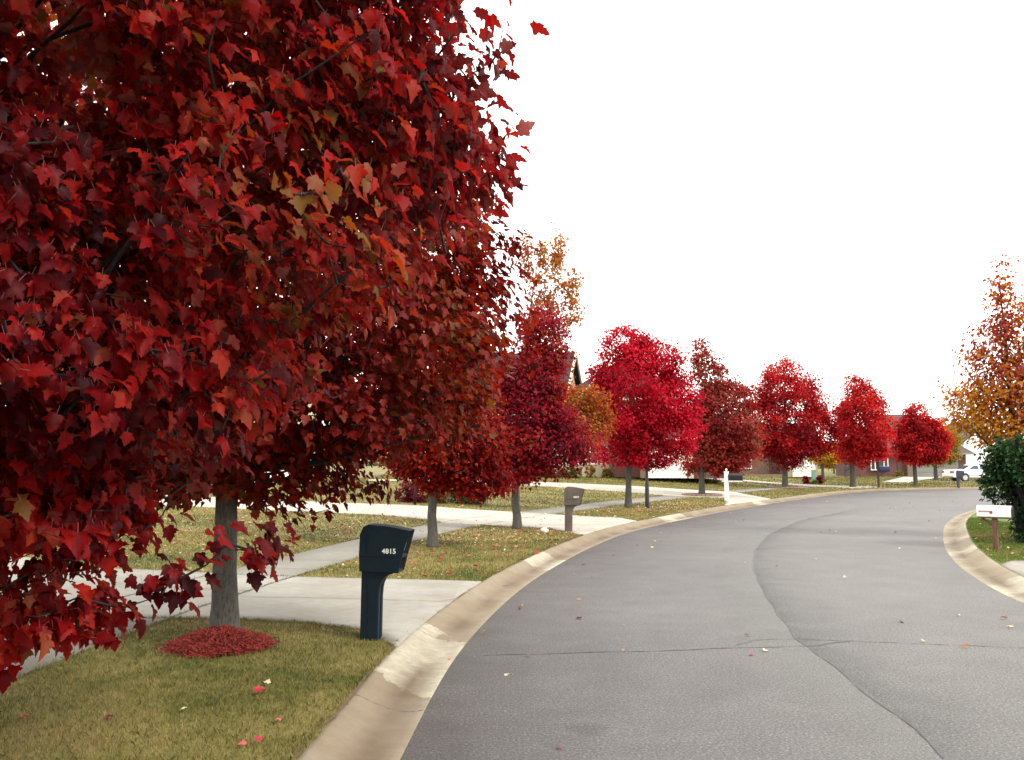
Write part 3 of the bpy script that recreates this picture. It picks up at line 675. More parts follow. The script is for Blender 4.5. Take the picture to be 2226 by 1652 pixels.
# T0: nearest maple, trunk just outside the frame on the left
b0 = (-3.3, 5.0, gz(-3.3, 5.0))
tree('large dark red maple nearest the camera, filling the upper left, its trunk out of frame', b0, .13, 1.5,
     [(0, 0, 4.6, 2.7, 2.7, 2.1), (1.45, .1, 4.0, 1.75, 1.6, .95), (2.1, 0, 4.55, 1.12, 1.1, .75, 1.6), (2.3, .1, 3.6, 1.1, .9, .52, 2.2), (1.55, -.3, 2.95, 1.4, 1.3, .6), (1.0, -.3, 2.4, 1.3, 1.4, .5), (.3, -.3, 2.25, 1.7, 1.8, .75),
      (-.3, -.3, 1.75, 1.35, 1.5, .6), (1.1, .3, 5.2, 1.9, 1.7, 1.0), (0, -.5, 1.38, 1.1, 1.0, .46, .9), (.8, -.3, 1.68, .85, .9, .34, 1.7), (.5, -.5, 1.02, .55, .45, .18, 1.4), (.95, -.45, 1.08, .42, .3, .1, 1.6), (1.35, -.45, 1.18, .36, .18, .07, 2.3), (1.72, -.45, 1.32, .3, .1, .05, 3.5), (2.05, -.45, 1.45, .2, .05, .03, 8)],
     3800, 13, .077, 'leaf_near_maple', GRP, detail=2, spread=.18, limbs=52, shell=.3, droop=1.15)
# the next tree of the same row, beside the camera and out of frame; it shades the left of the view
b_ = (-3.7, -.6, gz(-3.7, -.6))
tree('dark red maple beside the camera, the first of the row, outside the picture', b_, .13, 1.5,
     [(0, 0, 4.3, 2.5, 2.4, 2.3), (.6, 0, 3.0, 2.3, 2.2, 1.2), (0, .2, 2.2, 2.1, 2.1, .7)], 1100, 14, .11, 'leaf_near_maple', GRP, detail=0, spread=.26, limbs=24, shell=.4)
# T1
B = G(487, 1388)
tree('red-brown street maple ringed by red mulch, standing left of the teal mailbox', B, .125, 1.85,
     [(0, 0, 4.1, 2.6, 2.6, 2.2), (1.35, 0, 4.3, 1.75, 1.5, .9), (1.5, 0, 3.7, 1.7, 1.5, 1.0), (1.5, -.1, 2.95, 1.68, 1.5, .9), (1.2, 0, 2.35, 1.75, 1.6, .52), (0, 0, 2.35, 2.3, 2.3, .55), (1.0, .2, 1.65, .65, .6, .35), (-1.2, .1, 2.0, 1.6, 1.6, .6), (-.05, -.6, 1.9, .6, .5, .4, 2), (-.65, -.2, 1.65, .5, .5, .28, 2), (.75, -.2, 1.55, .6, .5, .26, 2)],
     2700, 13, .082, 'leaf_brown_maple', GRP, detail=1, spread=.22, limbs=34, shell=.45, tonebias=.03)
# T2
B = G(940, 1190)
tree('scarlet street maple with low spreading branches behind the teal mailbox', B, .1, 1.25,
     pxblobs(B, [(930, 780, 140, 200), (970, 960, 145, 80), (1040, 1045, 75, 42), (940, 1030, 65, 30), (900, 1000, 55, 45)]),
     1700, 13, .09, 'leaf_scarlet', GRP, detail=0, spread=.28, limbs=26)
# T3
B = G(1124, 1150)
tree('crimson and purple street maple beside the taupe plastic mailbox', B, .105, 1.45,
     pxblobs(B, [(1180, 715, 42, 55), (1200, 770, 38, 45), (1155, 820, 84, 75), (1150, 900, 92, 80), (1200, 970, 105, 62), (1110, 985, 80, 60)]),
     750, 30, .085, 'leaf_crimson', GRP, detail=0, spread=.42, limbs=26, tonebias=.06)
# sparse orange tree behind
B = G(1124, 1108)
tree('tall sparse golden-orange tree rising behind the crimson maple', B, .09, 2.4,
     pxblobs(B, [(1175, 600, 50, 75, 0, .16), (1216, 545, 16, 60, 0, .9), (1143, 550, 12, 50, 0, .9), (1180, 560, 10, 55, 0, .8), (1250, 625, 18, 50, 0, .8), (1205, 670, 66, 60, 0, .4), (1255, 865, 70, 30, 0, 1.6), (1262, 930, 68, 42, 0, 1.6), (1300, 895, 36, 26, 0, 2.5)]),
     900, 11, .09, 'leaf_orange', 'trees on the left lawns', detail=0, spread=.3, limbs=90, bark='pale_bark', shell=.1, name='autumn_tree', upright=1.3)
# T5
B = G(1366, 1103)
tree('brightest crimson maple, full round crown over the black lamp post', B, .12, 1.8,
     pxblobs(B, [(1360, 745, 55, 36), (1425, 785, 62, 52), (1338, 800, 50, 40), (1308, 828, 30, 30), (1385, 860, 95, 110), (1455, 865, 62, 62), (1380, 930, 80, 55), (1465, 945, 62, 50), (1330, 985, 46, 28), (1415, 992, 60, 26), (1495, 895, 32, 45)]),
     850, 34, .1, 'leaf_bright_red', GRP, detail=0, spread=.42, limbs=26)
# T6
B = G(1526, 1078)
tree('brownish red maple in a brick-edged mulch ring beside the white-post mailbox', B, .14, 1.9,
     pxblobs(B, [(1572, 925, 66, 95), (1527, 765, 22, 28), (1545, 815, 38, 45), (1585, 860, 46, 45), (1545, 900, 55, 60), (1610, 935, 54, 65), (1575, 985, 70, 42), (1530, 1005, 52, 26), (1520, 930, 40, 60)]),
     750, 32, .12, 'leaf_russet', GRP, detail=0, spread=.5, limbs=24, bark='pale_bark', tonebias=.12)
# T7
B = G(1707, 1061.5)
tree('broad deep red maple in a mulch ring, third full crown from the right end', B, .17, 2.0,
     pxblobs(B, [(1718, 905, 86, 105), (1703, 808, 42, 38), (1695, 850, 64, 45), (1790, 940, 42, 45), (1725, 890, 66, 50), (1675, 920, 46, 60), (1775, 935, 54, 52), (1720, 965, 70, 42), (1690, 998, 45, 25), (1655, 900, 25, 40)]),
     700, 34, .13, 'leaf_red', GRP, detail=0, spread=.6, limbs=24, bark='pale_bark', tonebias=-.12, tonegrad=.06)
# T8
B = G(1854, 1059)
tree('light scarlet maple with a pointed top, beside the navy mailbox', B, .17, 1.9,
     pxblobs(B, [(1874, 925, 60, 85), (1865, 838, 28, 28), (1872, 875, 42, 32), (1850, 900, 34, 28), (1855, 945, 45, 38), (1905, 930, 36, 36), (1880, 975, 58, 26), (1835, 985, 35, 18)]),
     520, 36, .13, 'leaf_red', GRP, detail=0, spread=.55, limbs=24, bark='pale_bark', tonebias=.14)
# T9
B = G(1991, 1056)
tree('small red maple farthest along the street in front of the brick house', B, .15, 2.0,
     pxblobs(B, [(2000, 945, 54, 52), (1993, 900, 30, 24), (1990, 945, 42, 34), (2025, 950, 38, 38), (1960, 955, 24, 34), (1995, 985, 55, 22), (2025, 985, 34, 20)]),
     480, 36, .13, 'leaf_red', GRP, detail=0, spread=.52, limbs=22, bark='pale_bark')
# T10, T11
B = G(2035, 1044)
tree('olive and orange tree standing left of the white sedan', B, .17, 2.2,
     pxblobs(B, [(2035, 990, 45, 20), (2050, 950, 38, 30), (2020, 975, 30, 22), (2068, 975, 22, 25)]),
     420, 11, .17, 'leaf_olive', 'trees across the far street', detail=0, spread=.5, limbs=18, name='autumn_tree')
B = ((1786 - CX) / FPX * 82, 82.0, gz((1786 - CX) / FPX * 82, 82.0))
tree('small golden yellow tree behind the green utility box', B, .14, 2.2,
     pxblobs(B, [(1775, 990, 24, 16), (1800, 990, 26, 15), (1790, 975, 24, 12)]), 260, 11, .16, 'leaf_yellow', 'trees across the far street', detail=0, spread=.45, limbs=14, name='autumn_tree')
B = G(1434, 1046)
tree('slim young tree in front of the white garage door', B, .06, 1.8,
     pxblobs(B, [(1436, 960, 26, 30), (1434, 990, 18, 14)]), 160, 10, .12, 'leaf_red', 'trees on the left lawns', detail=0, spread=.3, limbs=12, name='young_tree')
# T12 right
b12 = (12.95, 24.2, .12)
tree('orange and pink maple towering over the dark green bush at the right edge', b12, .12, 1.8,
     pxblobs(b12, [(2200, 600, 16, 42), (2175, 640, 22, 36), (2215, 680, 50, 50), (2170, 740, 55, 50), (2230, 760, 60, 60), (2130, 790, 45, 35), (2200, 850, 100, 70), (2110, 855, 55, 35), (2140, 915, 75, 40), (2220, 930, 100, 60), (2300, 820, 110, 110), (2095, 895, 45, 28)]),
     1050, 11, .078, 'leaf_orange_pink', None, detail=1, spread=.36, limbs=50, shell=.2, name='maple_tree', upright=.9, tonegrad=-.13, tonebias=.12)
# outlying twigs of that tree handled by the blobs above

# ------------------------------------------------------------------ bushes
def bush(label, base, blobs, ncl, nl, ls, mat, name='shrub', cat='shrub', group=None, detail=0, spread=.16, shell=.4, droop=.5):
    root = thing(name, label, cat, tuple(base), 0, group)
    C = crown_points(blobs, ncl, shell); mb = MB()
    for c in C[::2]:
        p0 = np.array([c[0] * .15, c[1] * .15, 0]); mid = (p0 + c) / 2 + rng.normal(0, .03, 3)
        mb.tube([p0, mid, c], [.014, .008, .003], 3, cap=False)
    mb.build('stems', 'dark_twig', root)
    n = ncl * nl; ci = np.repeat(np.arange(ncl), nl)
    P = C[ci] + unit(n) * (spread * rng.uniform(.1, 1, n))[:, None]; P[:, 2] = np.maximum(P[:, 2], .02)
    o_ = P - np.array([0, 0, .2]); o_ /= np.linalg.norm(o_, axis=1)[:, None]
    tone = np.clip(.45 + rng.normal(0, .12, ncl)[ci] + rng.normal(0, .17, n), 0, 1)
    leaves('foliage', P, o_ * .6 + unit(n) * .7 - np.array([0, 0, droop]), o_ * .7 + np.array([0, 0, .6]) + unit(n) * .5, ls * np.clip(rng.normal(1, .2, n), .5, 1.4), tone, mat, detail, root)
    return root
bb = (12.1, 21.6, .12)
bush('large dark green leafy bush behind the white mailbox', bb, pxblobs(bb, [(2240, 1010, 90, 65), (2190, 1010, 55, 45), (2160, 1055, 38, 32), (2250, 1100, 60, 70), (2300, 1080, 100, 100), (2225, 1150, 28, 40)]), 900, 13, .085, 'leaf_dark_green', detail=1, spread=.17, name='bush', cat='bush')
def simple_bush(label, px, py, w, h, mat, ncl=60, nl=11, ls=.1, name='shrub', group=None):
    B = G(px, py); s = B[1] / FPX; rx = w * s / 2; rz = h * s / 2
    return bush(label, B, [(-rx * .35, 0, rz * .95, rx * .62, rx * .6, rz * .95), (rx * .35, 0, rz * .85, rx * .62, rx * .6, rz * .85), (0, 0, rz, rx * .5, rx * .5, rz)], ncl, nl, ls, mat, name=name, group=group, spread=.09 + .1 * rx)
gsh = 'shrubs planted on the left lawn'
simple_bush('burgundy shrub at the left end of the lawn shrub bed', 897, 1093, 62, 48, 'leaf_burgundy', 110, ls=.09, group=gsh)
simple_bush('orange-brown shrub between the burgundy and the green shrub', 950, 1094, 60, 40, 'leaf_shrub_brown', 90, ls=.09, group=gsh)
simple_bush('low dark green shrub behind the scarlet maple trunk', 1015, 1095, 90, 34, 'leaf_dark_green', 120, ls=.08, group=gsh)
simple_bush('clipped bright green shrub below the white window', 1637, 1029, 38, 34, 'leaf_green', 110, ls=.12)
simple_bush('brown ornamental grass clump right of the bright green shrub', 1668, 1031, 42, 34, 'leaf_shrub_brown', 80, ls=.13)
simple_bush('dark low shrub left of the white garage of the middle house', 1702, 1030, 26, 16, 'leaf_dark_green', 50, ls=.12)
simple_bush('reddish-leaved small bush around the green utility box', 1752, 1052, 16, 17, 'leaf_burgundy', 36, ls=.1)
simple_bush('reddish-leaved small bush right of the green utility box', 1783, 1052, 18, 18, 'leaf_burgundy', 36, ls=.1)
simple_bush('low green plant growing under the green utility box', 1770, 1052, 16, 9, 'leaf_green', 26, ls=.09)
simple_bush('round brown shrub at the brick pillar of the far house', 1972, 1036, 20, 16, 'leaf_shrub_brown', 50, ls=.13)
simple_bush('yellow-green shrub by the far front door', 1955, 1037, 16, 15, 'leaf_olive', 40, ls=.13)
simple_bush('orange low planting beneath the far bay window', 1868, 1031, 40, 9, 'leaf_orange', 60, ls=.12)
simple_bush('green low planting beneath the far bay window', 1905, 1031, 44, 8, 'leaf_green', 60, ls=.12)
gp = 'plants in the porch bed of the cream house'
for px, w, h, mt, lb in ((1150, 46, 16, 'leaf_shrub_brown', 'brown low plants at the left end of the porch bed'), (1200, 40, 15, 'leaf_green', 'green leafy plants at the porch steps'), (1243, 48, 18, 'leaf_green', 'taller green plants right of the porch column'),
                         (1283, 26, 20, 'leaf_olive', 'olive bush below the white-framed window'), (1352, 60, 13, 'leaf_shrub_brown', 'low brown shrub row by the dark brick wall'), (1320, 26, 16, 'leaf_olive', 'olive shrub at the cream wall corner'), (1386, 20, 15, 'leaf_yellow', 'small yellow-green bush behind the bright maple trunk')):
    simple_bush(lb, px, 1039, w, h * 1.4, mt, int(w * 1.6), ls=.11, group=gp)

# ------------------------------------------------------------------ grass blades and leaf litter
def inpoly(P, poly):
    x, y = P[:, 0], P[:, 1]; c = np.zeros(len(P), bool); n = len(poly); j = n - 1
    for i in range(n):
        xi, yi = poly[i]; xj, yj = poly[j]
        c ^= ((yi > y) != (yj > y)) & (x < (xj - xi) * (y - yi) / (yj - yi + 1e-12) + xi); j = i
    return c
def lawn_points(x0, x1, y0, y1, dens, right=False, vmax=60, rmin=0, rmax=999, allow_paved=False, vmin=.6):
    n = int((x1 - x0) * (y1 - y0) * dens); P = np.c_[rng.uniform(x0, x1, n), rng.uniform(y0, y1, n)]
    r = np.hypot(P[:, 0], P[:, 1]); az = P[:, 0] / P[:, 1]
    P = P[(r >= rmin) & (r < rmax) & (az > -.62) & (az < .62)]
    if right:
        v, _ = dist_to(KR, KRN, P)
    else: v, _ = dist_to(K, KN, P)
    P = P[(v > vmin) & (v < vmax)]
    if not allow_paved:
        k = np.zeros(len(P), bool)
        for pl in PAVED: k |= inpoly(P, pl)
        P = P[~k]
    return P
GV = []; GT = []
def blades(P, h, w, z=None, sd=.23):
    n = len(P); z = ground_z(P) if z is None else np.full(n, z)
    a = rng.uniform(0, 2 * PI, n); lean = rng.uniform(.1, .9, n); la = rng.uniform(0, 2 * PI, n); hh = h * rng.uniform(.5, 1.3, n); ww = w * rng.uniform(.6, 1.3, n)
    dx = np.cos(a) * ww / 2; dy = np.sin(a) * ww / 2; lx = np.cos(la) * lean * hh; ly = np.sin(la) * lean * hh
    b = np.c_[P, z - .004]
    V = np.stack([b + np.c_[-dx, -dy, 0 * dx], b + np.c_[dx, dy, 0 * dx], b + np.c_[dx * .7 + lx * .35, dy * .7 + ly * .35, hh * .6], b + np.c_[lx, ly, hh * .95], b + np.c_[-dx * .7 + lx * .35, -dy * .7 + ly * .35, hh * .6]], 1)
    GV.append(V); GT.append(np.clip(rng.normal(.5, sd, n), 0, 1))
blades(lawn_points(-6, 0, 4.5, 12.5, 3800), .035, .005)
blades(lawn_points(-9, 2, 12.5, 22, 1000), .04, .009)
blades(lawn_points(-18, 6, 22, 36, 260), .045, .018, None, .16)
blades(lawn_points(-26, 22, 36, 62, 75), .055, .035, None, .11)
blades(lawn_points(-10, 60, 62, 100, 22), .07, .08, None, .08)
# taller fringe along the kerb and paving edges
def fringe(poly_edge, w, dens, h, bw, nopave=False, kshift=(.12, 0)):
    E = np.array(poly_edge)[:, :2]; d = np.r_[0, np.cumsum(np.linalg.norm(np.diff(E, axis=0), axis=1))]
    n = int(d[-1] * dens); s = rng.uniform(0, d[-1], n); P = np.c_[np.interp(s, d, E[:, 0]), np.interp(s, d, E[:, 1])] + rng.normal(0, w, (n, 2))
    if nopave:
        k = np.zeros(n, bool)
        for pl in PAVED:
            c_ = pl.mean(0); k |= inpoly(P - kshift, pl)
        P = P[~k | (rng.random(n) < .04)]
    blades(P, h, bw)
fringe([K[i] + KN[i] * .6 for i in np.where((K[:, 1] > 4.5) & (K[:, 1] < 30) & (K[:, 0] < 20))[0]], .018, 160, .04, .007, True)
fringe([(p[0], p[1]) for p in d1[8:14]], .02, 260, .045, .007)
fringe([(p[0], p[1]) for p in d1[-6:] + d1[:1]], .02, 160, .045, .008)
fringe(side_r[(side_r[:, 1] > 6) & (side_r[:, 1] < 27)], .02, 100, .045, .008)
def build_grass(mat, label):
    V = np.concatenate(GV).reshape(-1, 3).astype(np.float32); tn = np.concatenate(GT).astype(np.float32)
    me = bpy.data.meshes.new('grass'); me.vertices.add(len(V)); me.vertices.foreach_set('co', V.ravel())
    nb = len(V) // 5; me.loops.add(len(V)); me.loops.foreach_set('vertex_index', np.arange(len(V), dtype=np.int32)); me.polygons.add(nb)
    me.polygons.foreach_set('loop_start', np.arange(0, len(V), 5, dtype=np.int32))
    try: me.polygons.foreach_set('loop_total', np.full(nb, 5, dtype=np.int32))
    except Exception: pass
    me.update(calc_edges=True); a = me.attributes.new('tone', 'FLOAT', 'FACE'); a.data.foreach_set('value', tn)
    tag(link('grass', me, mat), label, 'grass', kind='stuff'); GV.clear(); GT.clear()
build_grass('grass_blade', 'short tan and green autumn turf on the left verges and lawns')
blades(lawn_points(7, 15, 17.5, 31, 1200, right=True, vmax=6), .045, .009, .12)
build_grass('green_grass_blade', 'greener turf around the white mailbox on the right')

# fallen leaves
def litter(P, size, z=None, mat='leaf_litter', name='fallen_leaves', lift=.035, label=''):
    n = len(P); z = (ground_z(P) if z is None else np.full(n, z)) + lift * rng.uniform(.4, 1, n)
    up = np.array([0, 0, 1.]); a = rng.uniform(0, 2 * PI, n)
    Tn = np.c_[np.cos(a), np.sin(a), rng.normal(0, .25, n)]; Nn = up + unit(n) * .55
    o = leaves(name, np.c_[P, z], Tn, Nn, size * np.clip(rng.normal(1, .3, n), .4, 1.6), np.clip(rng.normal(.5, .28, n), 0, 1), mat, 1, None, 'stuff')
    tag(o, label, 'fallen leaves'); return o
P = np.vstack([lawn_points(-9, 3, 15, 27, 9), lawn_points(-3, 4, 22, 29, 22, vmax=4), lawn_points(-14, 9, 26, 40, 7), lawn_points(3, 12, 33, 42, 22, vmax=3.6), lawn_points(-12, 32, 40, 66, 2.4), lawn_points(20, 50, 62, 90, .8)])
litter(P, .05, label='pale dry leaves scattered over the verges and lawns')
P2 = np.vstack([lawn_points(-8, 3, 14, 30, 2.6), lawn_points(2, 12, 32, 44, 2, vmax=4)]); litter(P2, .07, mat='leaf_litter_red', label='dark red leaves scattered over the verges under the maples')
P3 = np.vstack([lawn_points(-9, 3, 22, 34, 3.5, allow_paved=True)]); litter(P3, .05, mat='leaf_litter', lift=.03, label='brown leaf bits strewn on the pale second driveway and sidewalk')
n = 110; sidx = rng.integers(int(40 / .3), int(105 / .3), n); P4 = K[sidx] + KN[sidx] * rng.uniform(-2.2, .5, n)[:, None] ** 1
litter(P4, .045, z=.02, lift=.02, label='small pale leaves along the left gutter')
n = 55; sidx = rng.integers(int(38 / .3), int(80 / .3), n); P4 = KR[sidx] + KRN[sidx] * rng.uniform(-4, .4, n)[:, None]
litter(P4, .05, z=.02, lift=.02, label='brown and pale leaves on the road by the right kerb')
P5 = lawn_points(8, 14, 17.8, 30, 5, right=True, vmax=5); litter(P5, .05, z=.12, label='pale leaves on the grass around the white mailbox')
# individually visible leaves
one = [(555, 1515, .085, 'bright red fallen leaf on the near grass below the mulch ring', .55, 'leaf_litter_red'), (238, 1571, .08, 'dark purple curled leaf on the near grass, left of centre', .05, 'leaf_litter_red'),
       (565, 1625, .055, 'pink-red fallen leaf at the bottom of the near lawn, right one of the pair', .6, 'leaf_litter_red'), (535, 1630, .05, 'pale pink fallen leaf at the bottom of the near lawn, left one of the pair', .85, 'leaf_litter_red'),
       (402, 1552, .05, 'small cream fallen leaf in the middle of the near lawn', .95, 'leaf_litter'), (602, 1577, .05, 'small pink and cream leaf on the grass close to the gutter', .9, 'leaf_litter_red'),
       (47, 1570, .06, 'small dark red leaf at the left edge of the near lawn', .3, 'leaf_litter_red'), (578, 1495, .06, 'faded pinkish leaf just above the bright red one', .9, 'leaf_litter'),
       (1215, 1628, .05, 'small crimson leaf on the asphalt at the bottom of the picture', .5, 'leaf_litter_red'), (1622, 1383, .06, 'rusty leaf on the road just above the cross crack', .2, 'leaf_litter'),
       (1662, 1418, .06, 'white-bottomed pale leaf on the road just below the cross crack', 1, 'leaf_litter'), (1636, 1426, .045, 'reddish leaf bit on the road beside the pale leaf', .3, 'leaf_litter_red'),
       (1097, 1470, .05, 'tiny pale leaf on the asphalt near the left gutter', .9, 'leaf_litter'), (2188, 1347, .07, 'brown leaf on the road at the right edge', .1, 'leaf_litter'),
       (2086, 1340, .05, 'pale leaf on the road left of the brown one', .9, 'leaf_litter'), (981, 1475 - 40, .05, 'pink leaf lying in the near gutter', .9, 'leaf_litter_red')]
for px, py, sz, lb, tn_, mt in one:
    g_ = G(px, py); onroad = g_[2] < .05
    o = leaves('fallen_leaf', np.array([[0, 0, 0.]]), np.array([[rng.normal(), rng.normal(), .25]]), np.array([[.2, -.35, 1.]]), np.array([sz]), np.array([tn_]), mt, 2)
    o.location = (g_[0], g_[1], g_[2] + (.012 if onroad else .04)); tag(o, lb, 'leaf', 'single fallen leaves in the foreground')

# mulch
def mulch(B, r, h, mat, label, nchip, ring=None):
    root = thing('mulch_ring', label, 'mulch ring', tuple(B)); mb = MB(); rings = 7; seg = 40; vs = [(0, 0, h)]; fs = []
    for i in range(1, rings + 1):
        rr = r * i / rings
        for k in range(seg):
            a = 2 * PI * k / seg; q = rr * (1 + .07 * math.sin(3 * a + 1) + .04 * math.sin(7 * a)); vs.append((q * math.cos(a), q * math.sin(a), h * (1 - (i / rings) ** 1.3) + .02 * (i < rings) * random.random() - .0))
    for k in range(seg): fs.append((0, 1 + k, 1 + (k + 1) % seg))
    for i in range(rings - 1):
        for k in range(seg): a0 = 1 + i * seg; fs.append((a0 + k, a0 + seg + k, a0 + seg + (k + 1) % seg, a0 + (k + 1) % seg))
    mb.add(vs, fs)
    for _ in range(nchip):
        rr = r * math.sqrt(random.random()) * (random.uniform(1, 1.25) if random.random() < .16 else 1.0); a = random.random() * 2 * PI; zz = max(.0, h * (1 - (min(rr / r, 1)) ** 1.3)) + .02 + random.random() * .018
        L_ = random.uniform(.02, .085); w = random.uniform(.003, .008); t_ = Vector((random.gauss(0, 1), random.gauss(0, 1), random.gauss(0, .5))).normalized(); s_ = t_.cross(Vector((random.gauss(0, .4), random.gauss(0, .4), 1))).normalized()
        c = Vector((rr * math.cos(a), rr * math.sin(a), zz)); n_ = s_.cross(t_) * w * .5
        mb.add([c - t_ * L_ / 2 - s_ * w + n_, c + t_ * L_ / 2 - s_ * w + n_, c + t_ * L_ / 2 + s_ * w + n_, c - t_ * L_ / 2 + s_ * w + n_, c - n_ * 2], [(0, 1, 2, 3), (0, 1, 4), (1, 2, 4), (2, 3, 4), (3, 0, 4)])
    mb.build('mulch', mat, root)
    if ring:
        nbk = ring
        e = MB()
        for k in range(nbk):
            a = 2 * PI * k / nbk; c, s_ = math.cos(a), math.sin(a); L2 = 2 * PI * r / nbk * .46
            pts = []
            for dz in (0, .09):
                for dr, dl in ((-.07, -L2), (.07, -L2), (.07, L2), (-.07, L2)): pts.append(((r + dr) * c - dl * s_, (r + dr) * s_ + dl * c, dz + .02))
            e.add(pts, [(0, 1, 2, 3), (4, 5, 6, 7), (0, 1, 5, 4), (1, 2, 6, 5), (2, 3, 7, 6), (3, 0, 4, 7)])
        e.build('brick_edging', 'concrete_edging', root, bevel=.01)
B = G(477, 1408); mulch((B[0], B[1], B[2] + .01), .5, .16, 'mulch_red', 'mounded red wood mulch around the nearest visible trunk', 4200)
B = G(1526, 1078); mulch(B, .95, .08, 'mulch_dark', 'dark mulch ring with brick edging around the brownish maple', 300, 26)
B = G(1707, 1061.5); mulch(B, 1.0, .07, 'mulch_dark', 'dark mulch ring with brick edging around the broad deep red maple', 200, 26)

# oil spot, plastic bag
g_ = G(1280, 1588); aa = np.linspace(0, 2 * PI, 33)
rows = np.stack([np.stack([g_[0] + .17 * r_ * np.cos(aa) * (1 + .2 * np.sin(3 * aa)), g_[1] + .2 * r_ * np.sin(aa), np.full(33, .004)], -1) for r_ in (.02, .5, .8, 1.1)], 1)
fade_patch('road_stain', rows, np.tile([1, 1, .7, 0], (33, 1)), (.055, .055, .059), .4)
g_ = G(1184, 1159); bm = bmesh.new(); bmesh.ops.create_icosphere(bm, subdivisions=3, radius=.085)
for v in bm.verts:
    k = 1 + .22 * math.sin(v.co.x * 60) * math.sin(v.co.y * 47 + v.co.z * 30); v.co = Vector((v.co.x * 1.05 * k, v.co.y * k, v.co.z * .8 * k + .075))
me = bpy.data.meshes.new('plastic_bag'); bm.to_mesh(me); bm.free(); o = link('plastic_bag', me, 'bag_white', None, tuple(g_)); tag(o, 'crumpled white bag on the grass left of the taupe mailbox', 'bag')

# twigs in the gutter
for (px, py, a, lb) in ((1085, 1277, .3, 'thin curved twig lying in the gutter beyond the teal mailbox'), (1270, 1230, 1.2, 'dark twig on the asphalt near the pale kerb patch')):
    g_ = G(px, py); mb = MB(); mb.tube([(-.16, 0, .008), (-.05, .02, .014), (.06, -.01, .01), (.17, .03, .012)], [.004, .004, .003, .002], 5); mb.tube([(.0, 0, .01), (.05, .05, .012)], [.003, .002], 4)
    o = mb.build('twig', 'dark_twig', None, (g_[0], g_[1], max(g_[2], .012))); o.rotation_euler = (0, 0, a); tag(o, lb, 'twig')

